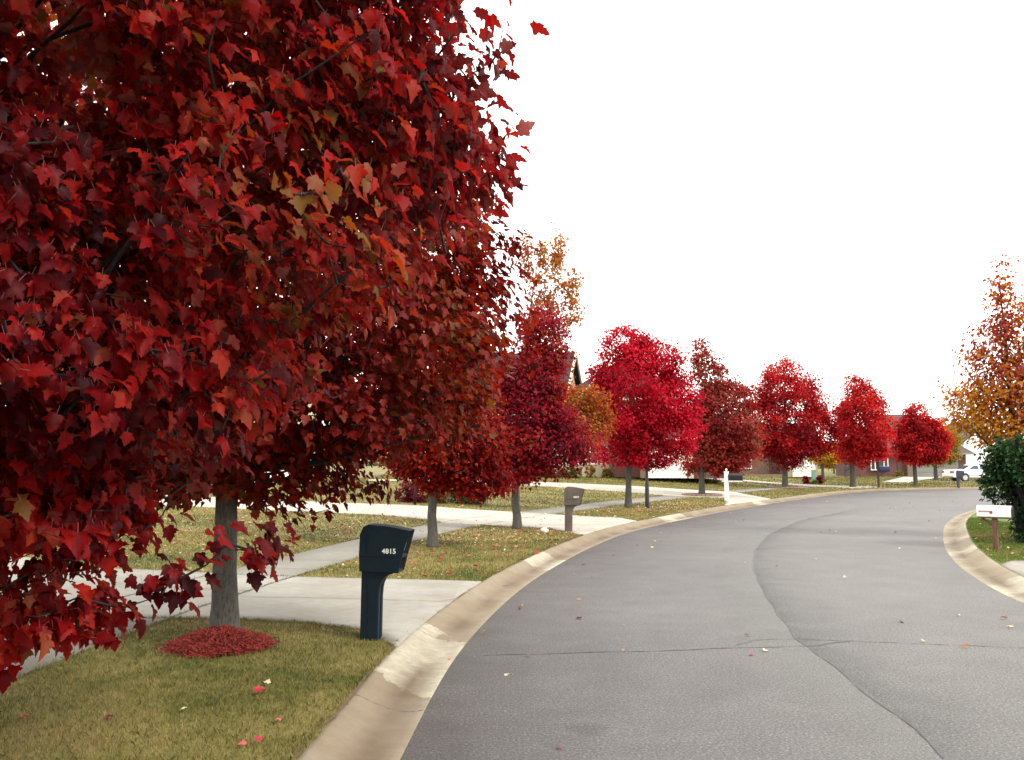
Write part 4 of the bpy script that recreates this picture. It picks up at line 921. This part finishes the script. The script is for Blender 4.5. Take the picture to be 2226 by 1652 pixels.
# ------------------------------------------------------------------ mailboxes
def text_mesh(s, size, bold=0.0, ext=.002):
    cu = bpy.data.curves.new('txt', 'FONT'); cu.body = s; cu.size = size; cu.offset = bold; cu.extrude = ext; cu.align_x = 'CENTER'; cu.align_y = 'CENTER'; cu.space_character = 1.05
    ob = bpy.data.objects.new('txt', cu); COL.objects.link(ob)
    dg = bpy.context.evaluated_depsgraph_get(); me = bpy.data.meshes.new_from_object(ob.evaluated_get(dg)); bpy.data.objects.remove(ob); return me
def plastic_mailbox(loc, rz, mat, label, number=None, s=1.0, lid_dark=False):
    root = thing('mailbox', label, 'mailbox', tuple(loc), rz, 'plastic mailboxes along the street'); root.scale = (s, s, s)
    W = .095
    # post: two cheeks joined by a web, flowing into a curved arm
    arc = [(.37 - .17 * math.sin(a), .50 + .19 * (1 - math.cos(a)) ) for a in np.linspace(PI / 2, 0, 9)]
    arc = [(.205 + .13 * (1 - math.cos(a)), .50 + .185 * math.sin(a)) for a in np.linspace(0, PI / 2, 9)]
    post = [(0, -.05), (.195, -.05), (.2, .45)] + arc + [(.36, .70), (.36, .73), (.01, .73)]
    mb = MB(); mb.prism(post, -W, -W + .07); mb.prism(post, W - .07, W)
    web = [(.0, -.05), (.16, -.05), (.165, .5), (.26, .66), (.26, .73), (.01, .73)]
    mb.prism(web, -W + .07, W - .07)
    mb.build('post', mat, root, bevel=.012, seg=3)
    # lower tray
    D = .135
    low = [(-.002, .715), (.405, .70), (.415, .705), (.452, .865), (-.008, .872)]
    def hood(name, prof, D0, D1, recess, m_, bev=.02):
        bm = bmesh.new(); n = len(prof)
        A = [bm.verts.new((p[0], -(D0 if p[1] < 1.02 else D1), p[1])) for p in prof]; Bv = [bm.verts.new((p[0], (D0 if p[1] < 1.02 else D1), p[1])) for p in prof]
        bm.faces.new(A); bm.faces.new(Bv[::-1]); fr = []
        for i in range(n):
            f_ = bm.faces.new((A[i], Bv[i], Bv[(i + 1) % n], A[(i + 1) % n])); fr.append(f_)
        bmesh.ops.recalc_face_normals(bm, faces=bm.faces)
        ff = fr[recess]
        bmesh.ops.inset_region(bm, faces=[ff], thickness=.013)
        r_ = bmesh.ops.extrude_face_region(bm, geom=[ff]); nv = [g for g in r_['geom'] if isinstance(g, bmesh.types.BMVert)]
        nrm = ff.normal.copy(); nrm = -nrm if nrm.x < 0 else nrm; bmesh.ops.delete(bm, geom=[ff], context='FACES_ONLY')
        for v in nv:
            v.co -= nrm * .06
            for f_ in v.link_faces: f_.material_index = 1  # recess walls coloured dark to stand in for the shade inside
        bmesh.ops.recalc_face_normals(bm, faces=bm.faces)
        bw = bm.edges.layers.float.new('bevel_weight_edge')
        for e in bm.edges:
            zs = min(v.co.z for v in e.verts); e[bw] = (1.0 if zs > .95 and e.calc_face_angle(0) > R(20) else .08) if name == 'hood' else 1.0
        for f_ in bm.faces:
            if f_.normal.dot(nrm) > .9 or abs(f_.normal.dot(nrm)) < .05: pass
        me = bpy.data.meshes.new(name); bm.to_mesh(me); bm.free(); me.polygons.foreach_set('use_smooth', [True] * len(me.polygons))
        o = link(name, me, m_, root); me.materials.append(MATS['recess_shade']); md = o.modifiers.new('b', 'BEVEL'); md.width = bev; md.segments = 5; md.limit_method = 'WEIGHT'; o.modifiers.new('wn', 'WEIGHTED_NORMAL'); return o
    hood('tray', low, D, D, 2, mat, .004)
    top = [(-.008, .873), (.453, .866), (.53, 1.14), (.3, 1.18), (.09, 1.2), (.03, 1.175), (-.002, 1.1)]
    hood('hood', top, D + .004, D - .012, 1, mat, .04)
    # front door panel set back under the hood, paper slot, coloured as shade; label
    n_ = Vector((.955, 0, -.295)); d_ = Vector((.295, 0, .955))
    def panel(name, a, w, h, off, thick, m_):
        c = Vector((.453, 0, .872)) + d_ * a - n_ * off; mb = MB()
        ps = []
        for o1 in (0, -thick):
            for u_, v_ in ((-w, 0), (w, 0), (w, h), (-w, h)): ps.append(c + Vector((0, u_, 0)) + d_ * v_ + n_ * o1)
        mb.add(ps, [(0, 1, 2, 3), (4, 5, 6, 7), (0, 1, 5, 4), (1, 2, 6, 5), (2, 3, 7, 6), (3, 0, 4, 7)]); return mb.build(name, m_, root)
    panel('door', .03, .108, .2, .052, .006, 'recess_shade'); panel('label_plate', .03, .085, .09, .04, .004, 'label_grey')
    c2 = panel('paper_slot', -.15, .112, .12, .04, .006, 'recess_shade')
    # raised rib lines on the side
    mb = MB(); mb.box(.075, .082, -D - .0065, -D - .003, .90, 1.10); mb.box(.075, .08, -W - .004, -W + .001, .0, .66); mb.build('side_rib', mat, root)
    if number:
        me = text_mesh(number, .072, .0012); me.materials.clear(); o = link('house_number', me, 'number_white', root, (.315, -D - .0075, .925)); o.rotation_euler = (PI / 2, 0, 0)
    return root
B = G(787, 1389)
plastic_mailbox((B[0], B[1], B[2] - .0), R(-7), 'teal_plastic', 'dark teal plastic mailbox numbered 4815 at the driveway edge', '4815', 1.0)
B = G(1228, 1156)
plastic_mailbox(B, R(-9), 'taupe_plastic', 'taupe plastic mailbox on the verge by the second driveway', '4809', .98, True)
B = G(2080, 1060)
plastic_mailbox(B, R(-35), 'grey_plastic', 'grey plastic mailbox in front of the white sedan', None, .98)
B = G(1836, 1037)
plastic_mailbox(B, R(-40), 'grey_plastic', 'small distant grey mailbox on the far green lawn', None, 1.0)

# white post with black box
B = G(1580, 1089.5); t_ = thing('mailbox', 'black metal mailbox on a white wooden post with finial', 'mailbox', tuple(B), R(-22), 'post mailboxes')
mb = MB(); mb.box(-.09, .09, -.09, .09, -.1, 1.32); mb.build('post', 'white_paint', t_, bevel=.008)
mb = MB(); mb.box(-.1, .1, -.1, .1, 1.32, 1.35); mb.tube([(0, 0, 1.35), (0, 0, 1.37), (0, 0, 1.40), (0, 0, 1.44), (0, 0, 1.47), (0, 0, 1.485)], [.028, .022, .045, .05, .03, .006], 12); mb.build('finial', 'white_paint', t_, smooth=False)
mb = MB(); mb.box(-.2, .7, -.11, .11, .885, .932); mb.build('shelf', 'white_paint', t_, bevel=.004)
def domebox(root, x0, x1, z0, w, h, mat, m_door, name='mailbox_body', door_end=1):
    prof = [(-w / 2, 0), (w / 2, 0)] + [(w / 2 * math.cos(a), h * .58 + h * .42 * math.sin(a)) for a in np.linspace(0, PI, 13)]
    mb = MB(); mb.prism([(p[0], p[1] + z0) for p in prof], x0, x1, 'x'); o = mb.build(name, mat, root, bevel=.006)
    mb = MB(); pr = [(p[0] * 1.05, (p[1]) * 1.03 + z0 - .003) for p in prof]
    xe = x1 if door_end > 0 else x0
    mb.prism(pr, xe - .012, xe + .014, 'x'); mb.build('door', m_door, root, bevel=.003); return o
domebox(t_, .1, .72, .935, .22, .32, 'black_metal', 'black_metal')
# navy box on dark post
B = G(1910, 1060.2); t_ = thing('mailbox', 'navy blue metal mailbox on a dark wooden post with brace', 'mailbox', tuple(B), R(-8), 'post mailboxes')
mb = MB(); mb.box(-.06, .06, -.06, .06, -.1, 1.75); mb.build('post', 'dark_wood', t_, bevel=.008)
mb = MB(); mb.box(-.05, .72, -.05, .05, 1.08, 1.16); mb.prism([(.05, .72), (.05, .8), (.42, 1.08), (.5, 1.08)], -.04, .04); mb.build('brace', 'dark_wood', t_)
domebox(t_, .08, .74, 1.165, .2, .27, 'navy_metal', 'navy_metal')
mb = MB(); mb.box(.1, .7, -.09, .07, 1.44, 1.455); o = mb.build('painted_highlight', 'white_paint', None, (B[0], B[1], B[2])); o.rotation_euler = (0, 0, R(-8)); tag(o, 'white slab painted as the highlight atop the navy mailbox', 'painted_highlight')  # white slab stands in for the highlight on the box top
# white box on cedar post, right
B = G(2165, 1196); t_ = thing('mailbox', 'white metal mailbox with red flag on a weathered cedar post', 'mailbox', tuple(B), R(-37), 'post mailboxes')
mb = MB(); mb.box(-.05, .05, -.05, .05, -.1, .66); mb.build('post', 'cedar_post', t_, bevel=.006)
mb = MB(); mb.box(-.32, .33, -.09, .09, .66, .69); mb.build('shelf', 'cedar_post', t_, bevel=.003)
mb = MB(); mb.prism([(-.05, .48), (-.05, .54), (-.2, .66), (-.27, .66)], -.03, .03); mb.build('brace', 'cedar_post', t_)
domebox(t_, -.325, .345, .693, .20, .235, 'white_metal', 'black_metal')
mb = MB(); mb.box(-.26, -.04, -.113, -.108, .80, .815); mb.box(-.07, -.02, -.114, -.109, .762, .815); mb.box(-.275, -.25, -.115, -.1, .795, .818); o = mb.build('flag', 'flag_red', t_)

# ------------------------------------------------------------------ posts
B = G(1407, 1104); t_ = thing('lamp_post', 'black lamp post standing under the brightest crimson maple', 'lamp post', tuple(B))
mb = MB(); mb.tube([(0, 0, -.1), (0, 0, .05), (0, 0, .9), (0, 0, 1.0), (0, 0, 3.4)], [.085, .085, .078, .06, .045], 14); mb.build('post', 'black_metal', t_, smooth=True)
mb = MB(); mb.tube([(0, 0, 3.4), (0, 0, 3.45), (0, 0, 3.75), (0, 0, 3.8), (0, 0, 3.95)], [.06, .12, .17, .2, .02], 8); mb.build('lantern', 'black_metal', t_)
B = G(902, 1098); t_ = thing('lamp_post', 'slim dark yard post in front of the burgundy shrub', 'lamp post', tuple(B))
mb = MB(); mb.tube([(0, 0, -.1), (0, 0, 1.7)], [.05, .045], 12); mb.build('post', 'black_metal', t_, smooth=True)
mb = MB(); mb.tube([(0, 0, 1.7), (0, 0, 1.75), (0, 0, 1.98), (0, 0, 2.1)], [.05, .09, .12, .02], 6); mb.build('lantern', 'black_metal', t_)
B = G(1769, 1044); mb = MB(); mb.box(-.15, .15, -.12, .12, -.05, .82); mb.box(-.165, .165, -.135, .135, .82, .88); mb.box(-.1, .1, -.125, -.12, .2, .7)
o = mb.build('utility_box', 'utility_green', None, tuple(B), bevel=.01); tag(o, 'pale green utility pedestal on the tan lawn between small bushes', 'utility box')
B = G(1484 - 8 + 0, 1036)
mb = MB(); mb.tube([(0, 0, 0), (0, 0, .05), (0, 0, .3), (0, 0, .5), (0, 0, .55), (0, 0, .5)], [.2, .22, .32, .4, .42, .36], 16)
B = G(1501, 1036.5); o = mb.build('planter_pot', 'terracotta', None, tuple(B), smooth=True); tag(o, 'dark round planter pot beside the garage driveway', 'planter')

# ------------------------------------------------------------------ houses
def win(root, x, z, w, h, y=-.0, frame='white_trim', face='y', mull=True):
    """window on a wall whose outside faces -y at y (or +x if face == 'x')"""
    f_ = MB(); t = .09; p = .05
    def bx(a, b_, c, d, y0, y1, mb):
        if face == 'y': mb.box(a, b_, y + y0, y + y1, c, d)
        else: mb.box(y - y1, y - y0, a, b_, c, d)
    bx(x - w / 2 - t, x + w / 2 + t, z + h, z + h + t, -p, .03, f_); bx(x - w / 2 - t, x + w / 2 + t, z - t, z, -p - .02, .03, f_)
    bx(x - w / 2 - t, x - w / 2, z, z + h, -p, .03, f_); bx(x + w / 2, x + w / 2 + t, z, z + h, -p, .03, f_)
    if mull: bx(x - .02, x + .02, z, z + h, -.03, .01, f_); bx(x - w / 2, x + w / 2, z + h / 2 - .02, z + h / 2 + .02, -.035, .01, f_)
    o = f_.build('window', frame, root)
    g_ = MB(); bx(x - w / 2, x + w / 2, z, z + h, -.015, .02, g_); g_.build('pane', 'glass_dark', o)
def gable(mb, x0, x1, y0, y1, z, h, over=.4, th=.18, axis='x'):
    """roof slabs, ridge along axis"""
    if axis == 'x':
        ym = (y0 + y1) / 2; s = h / ((y1 - y0) / 2); e = over
        for (ya, sg) in ((y0 - e, 1), (y1 + e, -1)):
            zz = z - s * e
            pr = [(ya, zz), (ym, z + h), (ym, z + h + th), (ya, zz + th)]
            mb.prism(pr, x0 - e, x1 + e, 'x')
    else:
        xm = (x0 + x1) / 2; s = h / ((x1 - x0) / 2); e = over
        for (xa, sg) in ((x0 - e, 1), (x1 + e, -1)):
            zz = z - s * e
            mb.prism([(xa, zz), (xm, z + h), (xm, z + h + th), (xa, zz + th)], y0 - e, y1 + e, 'y')
def rake(mb, x, y0, y1, z, h, over=.4, th=.2, w=.12):   # trim on the gable end facing +x
    ym = (y0 + y1) / 2; s = h / ((y1 - y0) / 2); e = over
    for ya in (y0 - e, y1 + e):
        mb.prism([(ya, z - s * e - .06), (ym, z + h - .06), (ym, z + h + th + .02), (ya, z - s * e + th + .02)], x + e + .003, x + e + .003 + w, 'x')
def rake_y(mb, y, x0, x1, z, h, over=.4, th=.2, w=.12):
    xm = (x0 + x1) / 2; s = h / ((x1 - x0) / 2); e = over
    for xa in (x0 - e, x1 + e):
        mb.prism([(xa, z - s * e - .06), (xm, z + h - .06), (xm, z + h + th + .02), (xa, z - s * e + th + .02)], y - e - .003 - w, y - e - .003, 'y')
def hip(mb, x0, x1, y0, y1, z, h, e=.5):
    x0 -= e; x1 += e; y0 -= e; y1 += e; d = (y1 - y0) / 2; ym = (y0 + y1) / 2
    mb.add([(x0, y0, z), (x1, y0, z), (x1, y1, z), (x0, y1, z), (x0 + d * .9, ym, z + h), (x1 - d * .9, ym, z + h)], [(0, 1, 5, 4), (2, 3, 4, 5), (1, 2, 5), (3, 0, 4), (0, 3, 2, 1)])
def fascia(mb, x0, x1, y0, y1, z, e=.5):
    mb.box(x0 - e - .03, x1 + e + .03, y0 - e - .03, y1 + e + .03, z - .2, z - .003)
def garage(root, x, w, h, y, mat):
    mb = MB(); n = 4
    for i in range(n): mb.box(x - w / 2, x + w / 2, y - .045, y + .02, i * h / n + .012, (i + 1) * h / n - .012)
    mb.build('garage_door', mat, root)

# H1 cream two-storey house. local x to the right, front faces -y
YH = 67.0
X0 = (1190 - CX) / FPX * YH; zb = gz(X0, YH) - .05
h1 = thing('house', 'cream two-storey house with steep dark roof behind the crimson maples', 'house', (X0, YH, zb), R(-12), None)
mb = MB(); mb.box(-7.5, 1.0, 0, 9, 0, 6.0); mb.prism([(0, 6.0), (9, 6.0), (4.5, 9.2)], -7.5, 1.0, 'x')
mb.box(1.0, 4.2, 2, 9, 0, 5.7)
mb.build('wall', 'cream_siding', h1)
mb = MB(); mb.box(4.2, 9.4, 1.5, 9, 0, 4.4); mb.build('brick_wall', 'red_brick', h1)
mb = MB(); mb.box(6.6, 12.2, -1, 7, 0, 2.75); mb.build('garage_wall', 'brown_brick', h1)
mb = MB(); gable(mb, -7.5, 1.0, 0, 9, 6.0, 3.25); rf = mb.build('roof', 'dark_shingle', h1)
mb = MB(); rake(mb, 1.0, 0, 9, 6.0, 3.25); mb.build('roof_trim', 'cream_trim', rf)
mb = MB(); hip(mb, 1.0, 9.0, 1.5, 9, 5.7, 2.9, .45); rf = mb.build('roof', 'dark_shingle', h1)
mb = MB(); fascia(mb, 1.55, 9.0, 1.5, 9, 5.7, .45); mb.prism([(2.2, 5.75), (2.36, 5.75), (4.1, 7.9), (3.94, 7.9)], .85, 1.05, 'y'); mb.build('roof_trim', 'cream_trim', rf)
mb = MB(); mb.box(2.5, 2.8, 4, 4.3, 7.7, 8.1); mb.build('roof_vent', 'black_metal', rf)
mb = MB(); hip(mb, 6.6, 12.2, -1, 7, 2.75, 2.2, .4); rf = mb.build('roof', 'dark_shingle', h1); mb = MB(); fascia(mb, 6.6, 12.2, -1, 7, 2.75, .4); mb.build('roof_trim', 'cream_trim', rf)
garage(h1, 8.4, 2.7, 2.2, -1, 'garage_white')
mb = MB(); mb.box(9.85, 10.2, -1.1, -1.003, 0, 2.5); mb.build('pilaster', 'cream_trim', h1)
win(h1, .2 - .4, 3.9, .8, 1.3); win(h1, -3, 3.9, 1, 1.4); win(h1, -5.5, 3.9, 1, 1.4); win(h1, 1.9, 1.0, .9, 1.5, y=2.0); win(h1, 3.3, 1.0, .9, 1.5, y=2.0); win(h1, 3.0, 3.7, 1.0, 1.3, y=2.0)
win(h1, -3.2, .9, 1.4, 1.5); win(h1, 5, 6.7, .9, 1.1, y=1.0, face='x') if False else None
mb = MB(); mb.box(-7.6, 1.2, -2.4, -.01, 0, .35); mb.build('porch_floor', 'brown_brick', h1)
mb = MB(); mb.prism([(-2.6, 2.75), (0, 3.3), (0, 3.15), (-2.6, 2.6)], -7.8, 1.4, 'x'); mb.build('porch_roof', 'dark_shingle', h1)
for x in (-7.3, -4.6, -1.9, .9):
    mb = MB(); mb.box(x - .1, x + .1, -2.35, -2.15, .35, 2.6); mb.box(x - .15, x + .15, -2.4, -2.1, .35, .5); mb.build('porch_column', 'white_trim', h1)
mb = MB()
mb.box(-7.3, -1.9, -2.28, -2.22, 1.05, 1.12)
for x in np.arange(-7.1, -2, .22): mb.box(x, x + .04, -2.27, -2.23, .35, 1.05)
mb.build('porch_railing', 'white_trim', h1)
mb = MB(); mb.box(-1.35, -.35, -.06, .02, .35, 2.45); mb.build('door', 'door_dark', h1)

# H0 left house beyond the near maples
Y0 = 46.0; X0 = (330 - CX) / FPX * Y0; zb = gz(X0, Y0) - .05
h0 = thing('house', 'beige house on the far left, glimpsed between the near maple leaves', 'house', (X0, Y0, zb), R(14), None)
mb = MB(); mb.box(-8, 8, 0, 9, 0, 3.0); mb.build('wall', 'beige_siding', h0)
mb = MB(); mb.box(-8, 8, .3, 9, 3.0, 5.6); mb.build('upper_wall', 'cream_siding', h0)
mb = MB(); gable(mb, -8, 8, 0, 9, 5.6, 3); mb.build('roof', 'brown_shingle', h0)
garage(h0, 4.5, 4.8, 2.3, 0, 'garage_white')
for x in (-6, -3.2): win(h0, x, .9, 1.2, 1.4)
for x in (-6, -3, 0, 3, 6): win(h0, x, 3.7, 1.1, 1.3, y=.3)
mb = MB(); mb.box(-1.1, -.1, -.05, .02, 0, 2.1); mb.build('door', 'door_dark', h0)

# H2 middle house
YM = 88.0; X0 = (1665 - CX) / FPX * YM; zb = gz(X0, YM) - .05
h2 = thing('house', 'tan brick single-storey house behind the deep red maples', 'house', (X0, YM, zb), R(-14), None)
mb = MB(); mb.box(-6.5, 1.6, 0, 9, 0, 2.7); mb.build('wall', 'brown_brick', h2)
mb = MB(); mb.box(1.6, 4.4, -1.5, 8, 0, 2.7); mb.build('garage_wall', 'beige_siding', h2)
mb = MB(); gable(mb, -6.5, 4.3, 0, 9, 2.7, 2.2); mb.build('roof', 'brown_shingle', h2)
mb = MB(); gable(mb, 1.6, 4.4, -1.5, 4, 2.7, .9, axis='y', over=.3); mb.build('garage_roof', 'brown_shingle', h2)
garage(h2, 3.2, 2.0, 1.9, -1.5, 'garage_white')
win(h2, -2.1, .8, 1.3, 1.4); win(h2, -5, .8, 1.2, 1.4); mb = MB(); mb.box(.2, 1.1, -.05, .02, 0, 2.1); mb.build('door', 'door_dark', h2)
mb = MB(); mb.box(-6.6, 1.4, -1.6, -1.4, -.1, .22); mb.build('bed_edging', 'concrete_edging', h2)

# H3 brick house across the far street
Y3 = 100.0; sc = Y3 / FPX
def X3(px): return (px - 1985) * sc
X0 = (1985 - CX) / FPX * Y3; zb = gz(X0, Y3) - .05
h3 = thing('house', 'red brick ranch house with big brown roof and wide grey garage door', 'house', (X0, Y3, zb), R(-4), None)
mb = MB(); mb.box(X3(1872), X3(2093), 0, 10, 0, 2.6); mb.build('wall', 'red_brick', h3)
mb = MB(); hip(mb, X3(1872), X3(2093), 0, 10, 2.6, 4.3, .6); rf = mb.build('roof', 'brown_shingle', h3)
mb = MB(); fascia(mb, X3(1872), X3(2093), 0, 10, 2.6, .6); mb.build('fascia', 'grey_board', rf)
mb = MB(); mb.box(X3(1966), X3(1980), -.5, -.003, 0, 2.4); mb.build('brick_pillar', 'brown_brick', h3)
garage(h3, X3(2028), 4.7, 2.15, 0, 'garage_grey')
# bay window, three lights
wf = MB(); cx_ = X3(1909)
wf.box(cx_ - .9, cx_ + .9, -.3, .02, .75, .83); wf.box(cx_ - .9, cx_ + .9, -.3, .02, 2.0, 2.1)
for x in (-.9, -.5, .42, .82): wf.box(cx_ + x, cx_ + x + .08, -.3, .02, .83, 2.0)
o = wf.build('window', 'white_trim', h3); g_ = MB(); g_.box(cx_ - .82, cx_ + .82, -.22, .01, .83, 2.0); g_.build('pane', 'glass_dark', o)
mb = MB(); mb.box(X3(1948), X3(1958), -.06, .02, .1, 2.2); mb.build('door', 'door_dark', h3)
mb = MB(); mb.box(X3(1940), X3(1966), -1.2, -.01, 0, .15); mb.build('doorstep', 'sidewalk_concrete', h3)
# H4 white gable house
Y4 = 112.0; X0 = (2122 - CX) / FPX * Y4; zb = gz(X0, Y4) - .05
h4 = thing('house', 'white gabled house behind the white sedan', 'house', (X0, Y4, zb), 0, None)
mb = MB(); mb.box(-1.6, 4.2, 0, 9, 0, 4.0); mb.prism([(-1.6, 4.0), (4.2, 4.0), (1.3, 6.4)], 0, 9, 'y'); mb.build('wall', 'white_siding', h4)
mb = MB(); gable(mb, -1.6, 4.2, 0, 9, 4.0, 2.45, axis='y', over=.3); mb.build('roof', 'grey_shingle', h4); win(h4, 2.6, 1.0, 1.2, 1.4)

# ------------------------------------------------------------------ far treeline and distant trees
gt = 'far trees behind the houses'
for px, Y, h, w, mt, lb in ((1560, 118, 6.5, 4, 'leaf_olive', 'dull olive tree behind the brownish maple'), (1600, 125, 5.5, 4, 'leaf_shrub_brown', 'brown tree behind the middle house, left side'),
                            (1810, 122, 4.2, 3, 'leaf_olive', 'low olive tree far off past the yellow tree'), (1832, 130, 3.8, 3, 'leaf_shrub_brown', 'low brown tree far off near the distant mailbox'),
                            (1760, 128, 4.5, 3, 'leaf_shrub_brown', 'brown tree far off left of the yellow tree')):
    B = np.array([(px - CX) / FPX * Y, Y, .2])
    tree(lb, B, .12, 1.2, [(0, 0, h * .55, w * .5, w * .5, h * .4), (w * .2, 0, h * .7, w * .35, w * .35, h * .28), (-w * .25, 0, h * .45, w * .35, w * .35, h * .25)], 150, 10, .22, mt, gt, spread=.5, limbs=10, name='autumn_tree')
# distant wood as one mass
C = []; 
n = 26000; xs = rng.uniform(-260, 330, n); hh = 4.5 + 2 * np.sin(xs * .05) + 1.5 * np.sin(xs * .17 + 1) + .8 * np.sin(xs * .6)
P = np.c_[xs, 190 + rng.uniform(-6, 6, n), hh * rng.uniform(0, 1, n) ** .7 * rng.uniform(.7, 1.1, n)]
o = leaves('distant_wood', P, unit(n), unit(n) + np.array([0, -.6, .4]), rng.uniform(.5, 1.1, n), np.clip(rng.normal(.4, .2, n) + .2 * np.sin(xs * .11), 0, 1), 'leaf_shrub_brown', 0, None, 'stuff'); tag(o, 'low brown wood along the skyline behind the houses', 'woods')

# ------------------------------------------------------------------ white sedan
YC = 80.0; xc = (2054 - CX) / FPX * YC
car = thing('parked_car', 'white sedan parked beyond the grey mailbox, half hidden by the bush', 'car', (xc, YC, gz(xc + 2, YC)), R(2), None)
Lc = 5.3; Wc = .92
def arch(cx_, r=.36, n=9): return [(cx_ + r * math.cos(a), .34 + r * math.sin(a)) for a in np.linspace(PI, 0, n)]
body = [(.02, .42), (.0, .62), (.06, .9), (.14, .97), (.9, 1.0), (1.25, 1.02), (3.55, .98), (4.3, .93), (5.05, .8), (5.25, .62), (5.28, .4), (5.15, .26)] + [(x, z) for x, z in arch(4.25)[::-1]] + [(x, z) for x, z in arch(1.1)[::-1]] + [(.5, .28)]
mb = MB(); mb.prism(body, -Wc, Wc); bo = mb.build('body', 'car_white', car, bevel=.06, seg=3)
cab = [(1.05, 1.0, .80), (1.75, 1.36, .66), (1.95, 1.42, .63), (2.85, 1.43, .63), (3.1, 1.37, .66), (3.95, .97, .8)]
bm = MB(); n = len(cab)
bm.add([(x, -w, z) for x, z, w in cab] + [(x, w, z) for x, z, w in cab], [list(range(n)), list(range(n, 2 * n))[::-1]] + [(i, i + 1, n + i + 1, n + i) for i in range(n - 1)] + [(n - 1, 0, n, 2 * n - 1)])
bm.build('cabin', 'car_white', car, bevel=.03)
def sidewin(pts, name='window'):
    for sg in (-1, 1):
        mb = MB()
        def yy(z): return sg * (.80 - (z - 1.0) / .42 * .17 + .012)
        n = len(pts)
        mb.add([(x, yy(z), z) for x, z in pts] + [(x, yy(z) - sg * .01, z) for x, z in pts], [list(range(n)), list(range(n, 2 * n))[::-1]] + [(i, (i + 1) % n, n + (i + 1) % n, n + i) for i in range(n)])
        mb.build(name, 'car_glass', car)
sidewin([(1.5, 1.04), (1.95, 1.34), (2.32, 1.355), (2.32, 1.04)]); sidewin([(2.46, 1.04), (2.46, 1.355), (2.88, 1.35), (3.6, 1.04)])
mb = MB(); mb.add([(1.12, -.7, 1.045), (1.12, .7, 1.045), (1.72, .6, 1.355), (1.72, -.6, 1.355)], [(0, 1, 2, 3)]); o = mb.build('rear_window', 'car_glass', car)
mb = MB(); mb.add([(3.9, -.7, 1.015), (3.9, .7, 1.015), (3.14, .6, 1.37), (3.14, -.6, 1.37)], [(0, 1, 2, 3)]); mb.build('windscreen', 'car_glass', car)
for x in (1.1, 4.25):
    for sg in (-1, 1):
        mb = MB(); mb.tube([(x, sg * .7, .33), (x, sg * .9, .33)], [.33, .33], 24); w_ = mb.build('wheel', 'tyre', car)
        mb = MB(); mb.tube([(x, sg * .86, .33), (x, sg * .912, .33)], [.2, .21], 16); mb.build('rim', 'rim', w_)
for sg in (-1, 1):
    mb = MB(); mb.box(-.02, .16, sg * .93 - .02 if sg > 0 else -.94, sg * .6 if sg < 0 else .95, .72, .88) if False else mb.box(-.015, .15, min(sg * .55, sg * .935), max(sg * .55, sg * .935), .72, .88); mb.build('tail_light', 'tail_red', car)
mb = MB(); mb.box(1.4, 3.9, -.935, -.925, .52, .57); mb.box(2.62, 2.8, -.945, -.925, .82, .85); mb.build('side_trim', 'car_trim', car)
mb = MB(); mb.box(3.35, 3.55, -1.05, -.92, .98, 1.1); mb.build('mirror', 'car_white', car)
# concrete pad under the car
cp = [(xc - 1.5, YC - 2.5), (xc + 14, YC - 2.5), (xc + 14, YC + 3), (xc - .5, YC + 3)]
paved('sedan_driveway', cp, 'driveway_concrete', .01)

# ------------------------------------------------------------------ light, sky, camera
SUN_EL = 42; SUN_AZ = 125   # degrees clockwise from +Y: light comes from the right, slightly behind the camera
w = bpy.data.worlds.new('World'); S.world = w; w.use_nodes = True; nt = w.node_tree
sky = nt.nodes.new('ShaderNodeTexSky'); sky.sky_type = 'NISHITA'; sky.sun_disc = False; sky.sun_elevation = R(SUN_EL); sky.sun_rotation = R(SUN_AZ)
bg = nt.nodes['Background']; bg.inputs[1].default_value = .1
cl = mix(nt, .9, sky.outputs[0], (11.9, 11.5, 10.8)); nt.links.new(cl, bg.inputs[0])
sd = bpy.data.lights.new('sun', 'SUN'); sd.energy = 1.5; sd.angle = R(12); sd.color = (1, .95, .88)
so = bpy.data.objects.new('sun', sd); COL.objects.link(so)
az = R(SUN_AZ); el = R(SUN_EL); dv = Vector((math.sin(az) * math.cos(el), math.cos(az) * math.cos(el), math.sin(el)))
so.rotation_euler = dv.to_track_quat('Z', 'Y').to_euler(); so.location = (20, -10, 30)
cam = bpy.data.cameras.new('camera'); cam.sensor_width = 36; cam.lens = 36 * FPX / 2226; cam.clip_end = 5000; cam.clip_start = .05
co = bpy.data.objects.new('camera', cam); COL.objects.link(co); co.location = (0, 0, CAMZ); co.rotation_euler = (PI / 2 + PITCH, 0, 0); S.camera = co
S.view_settings.view_transform = 'Standard'; S.view_settings.look = 'None'; S.view_settings.gamma = 1; S.view_settings.exposure = 1.25
S.render.engine = 'CYCLES'
S.cycles.max_bounces = 6; S.cycles.transmission_bounces = 4; S.cycles.diffuse_bounces = 3
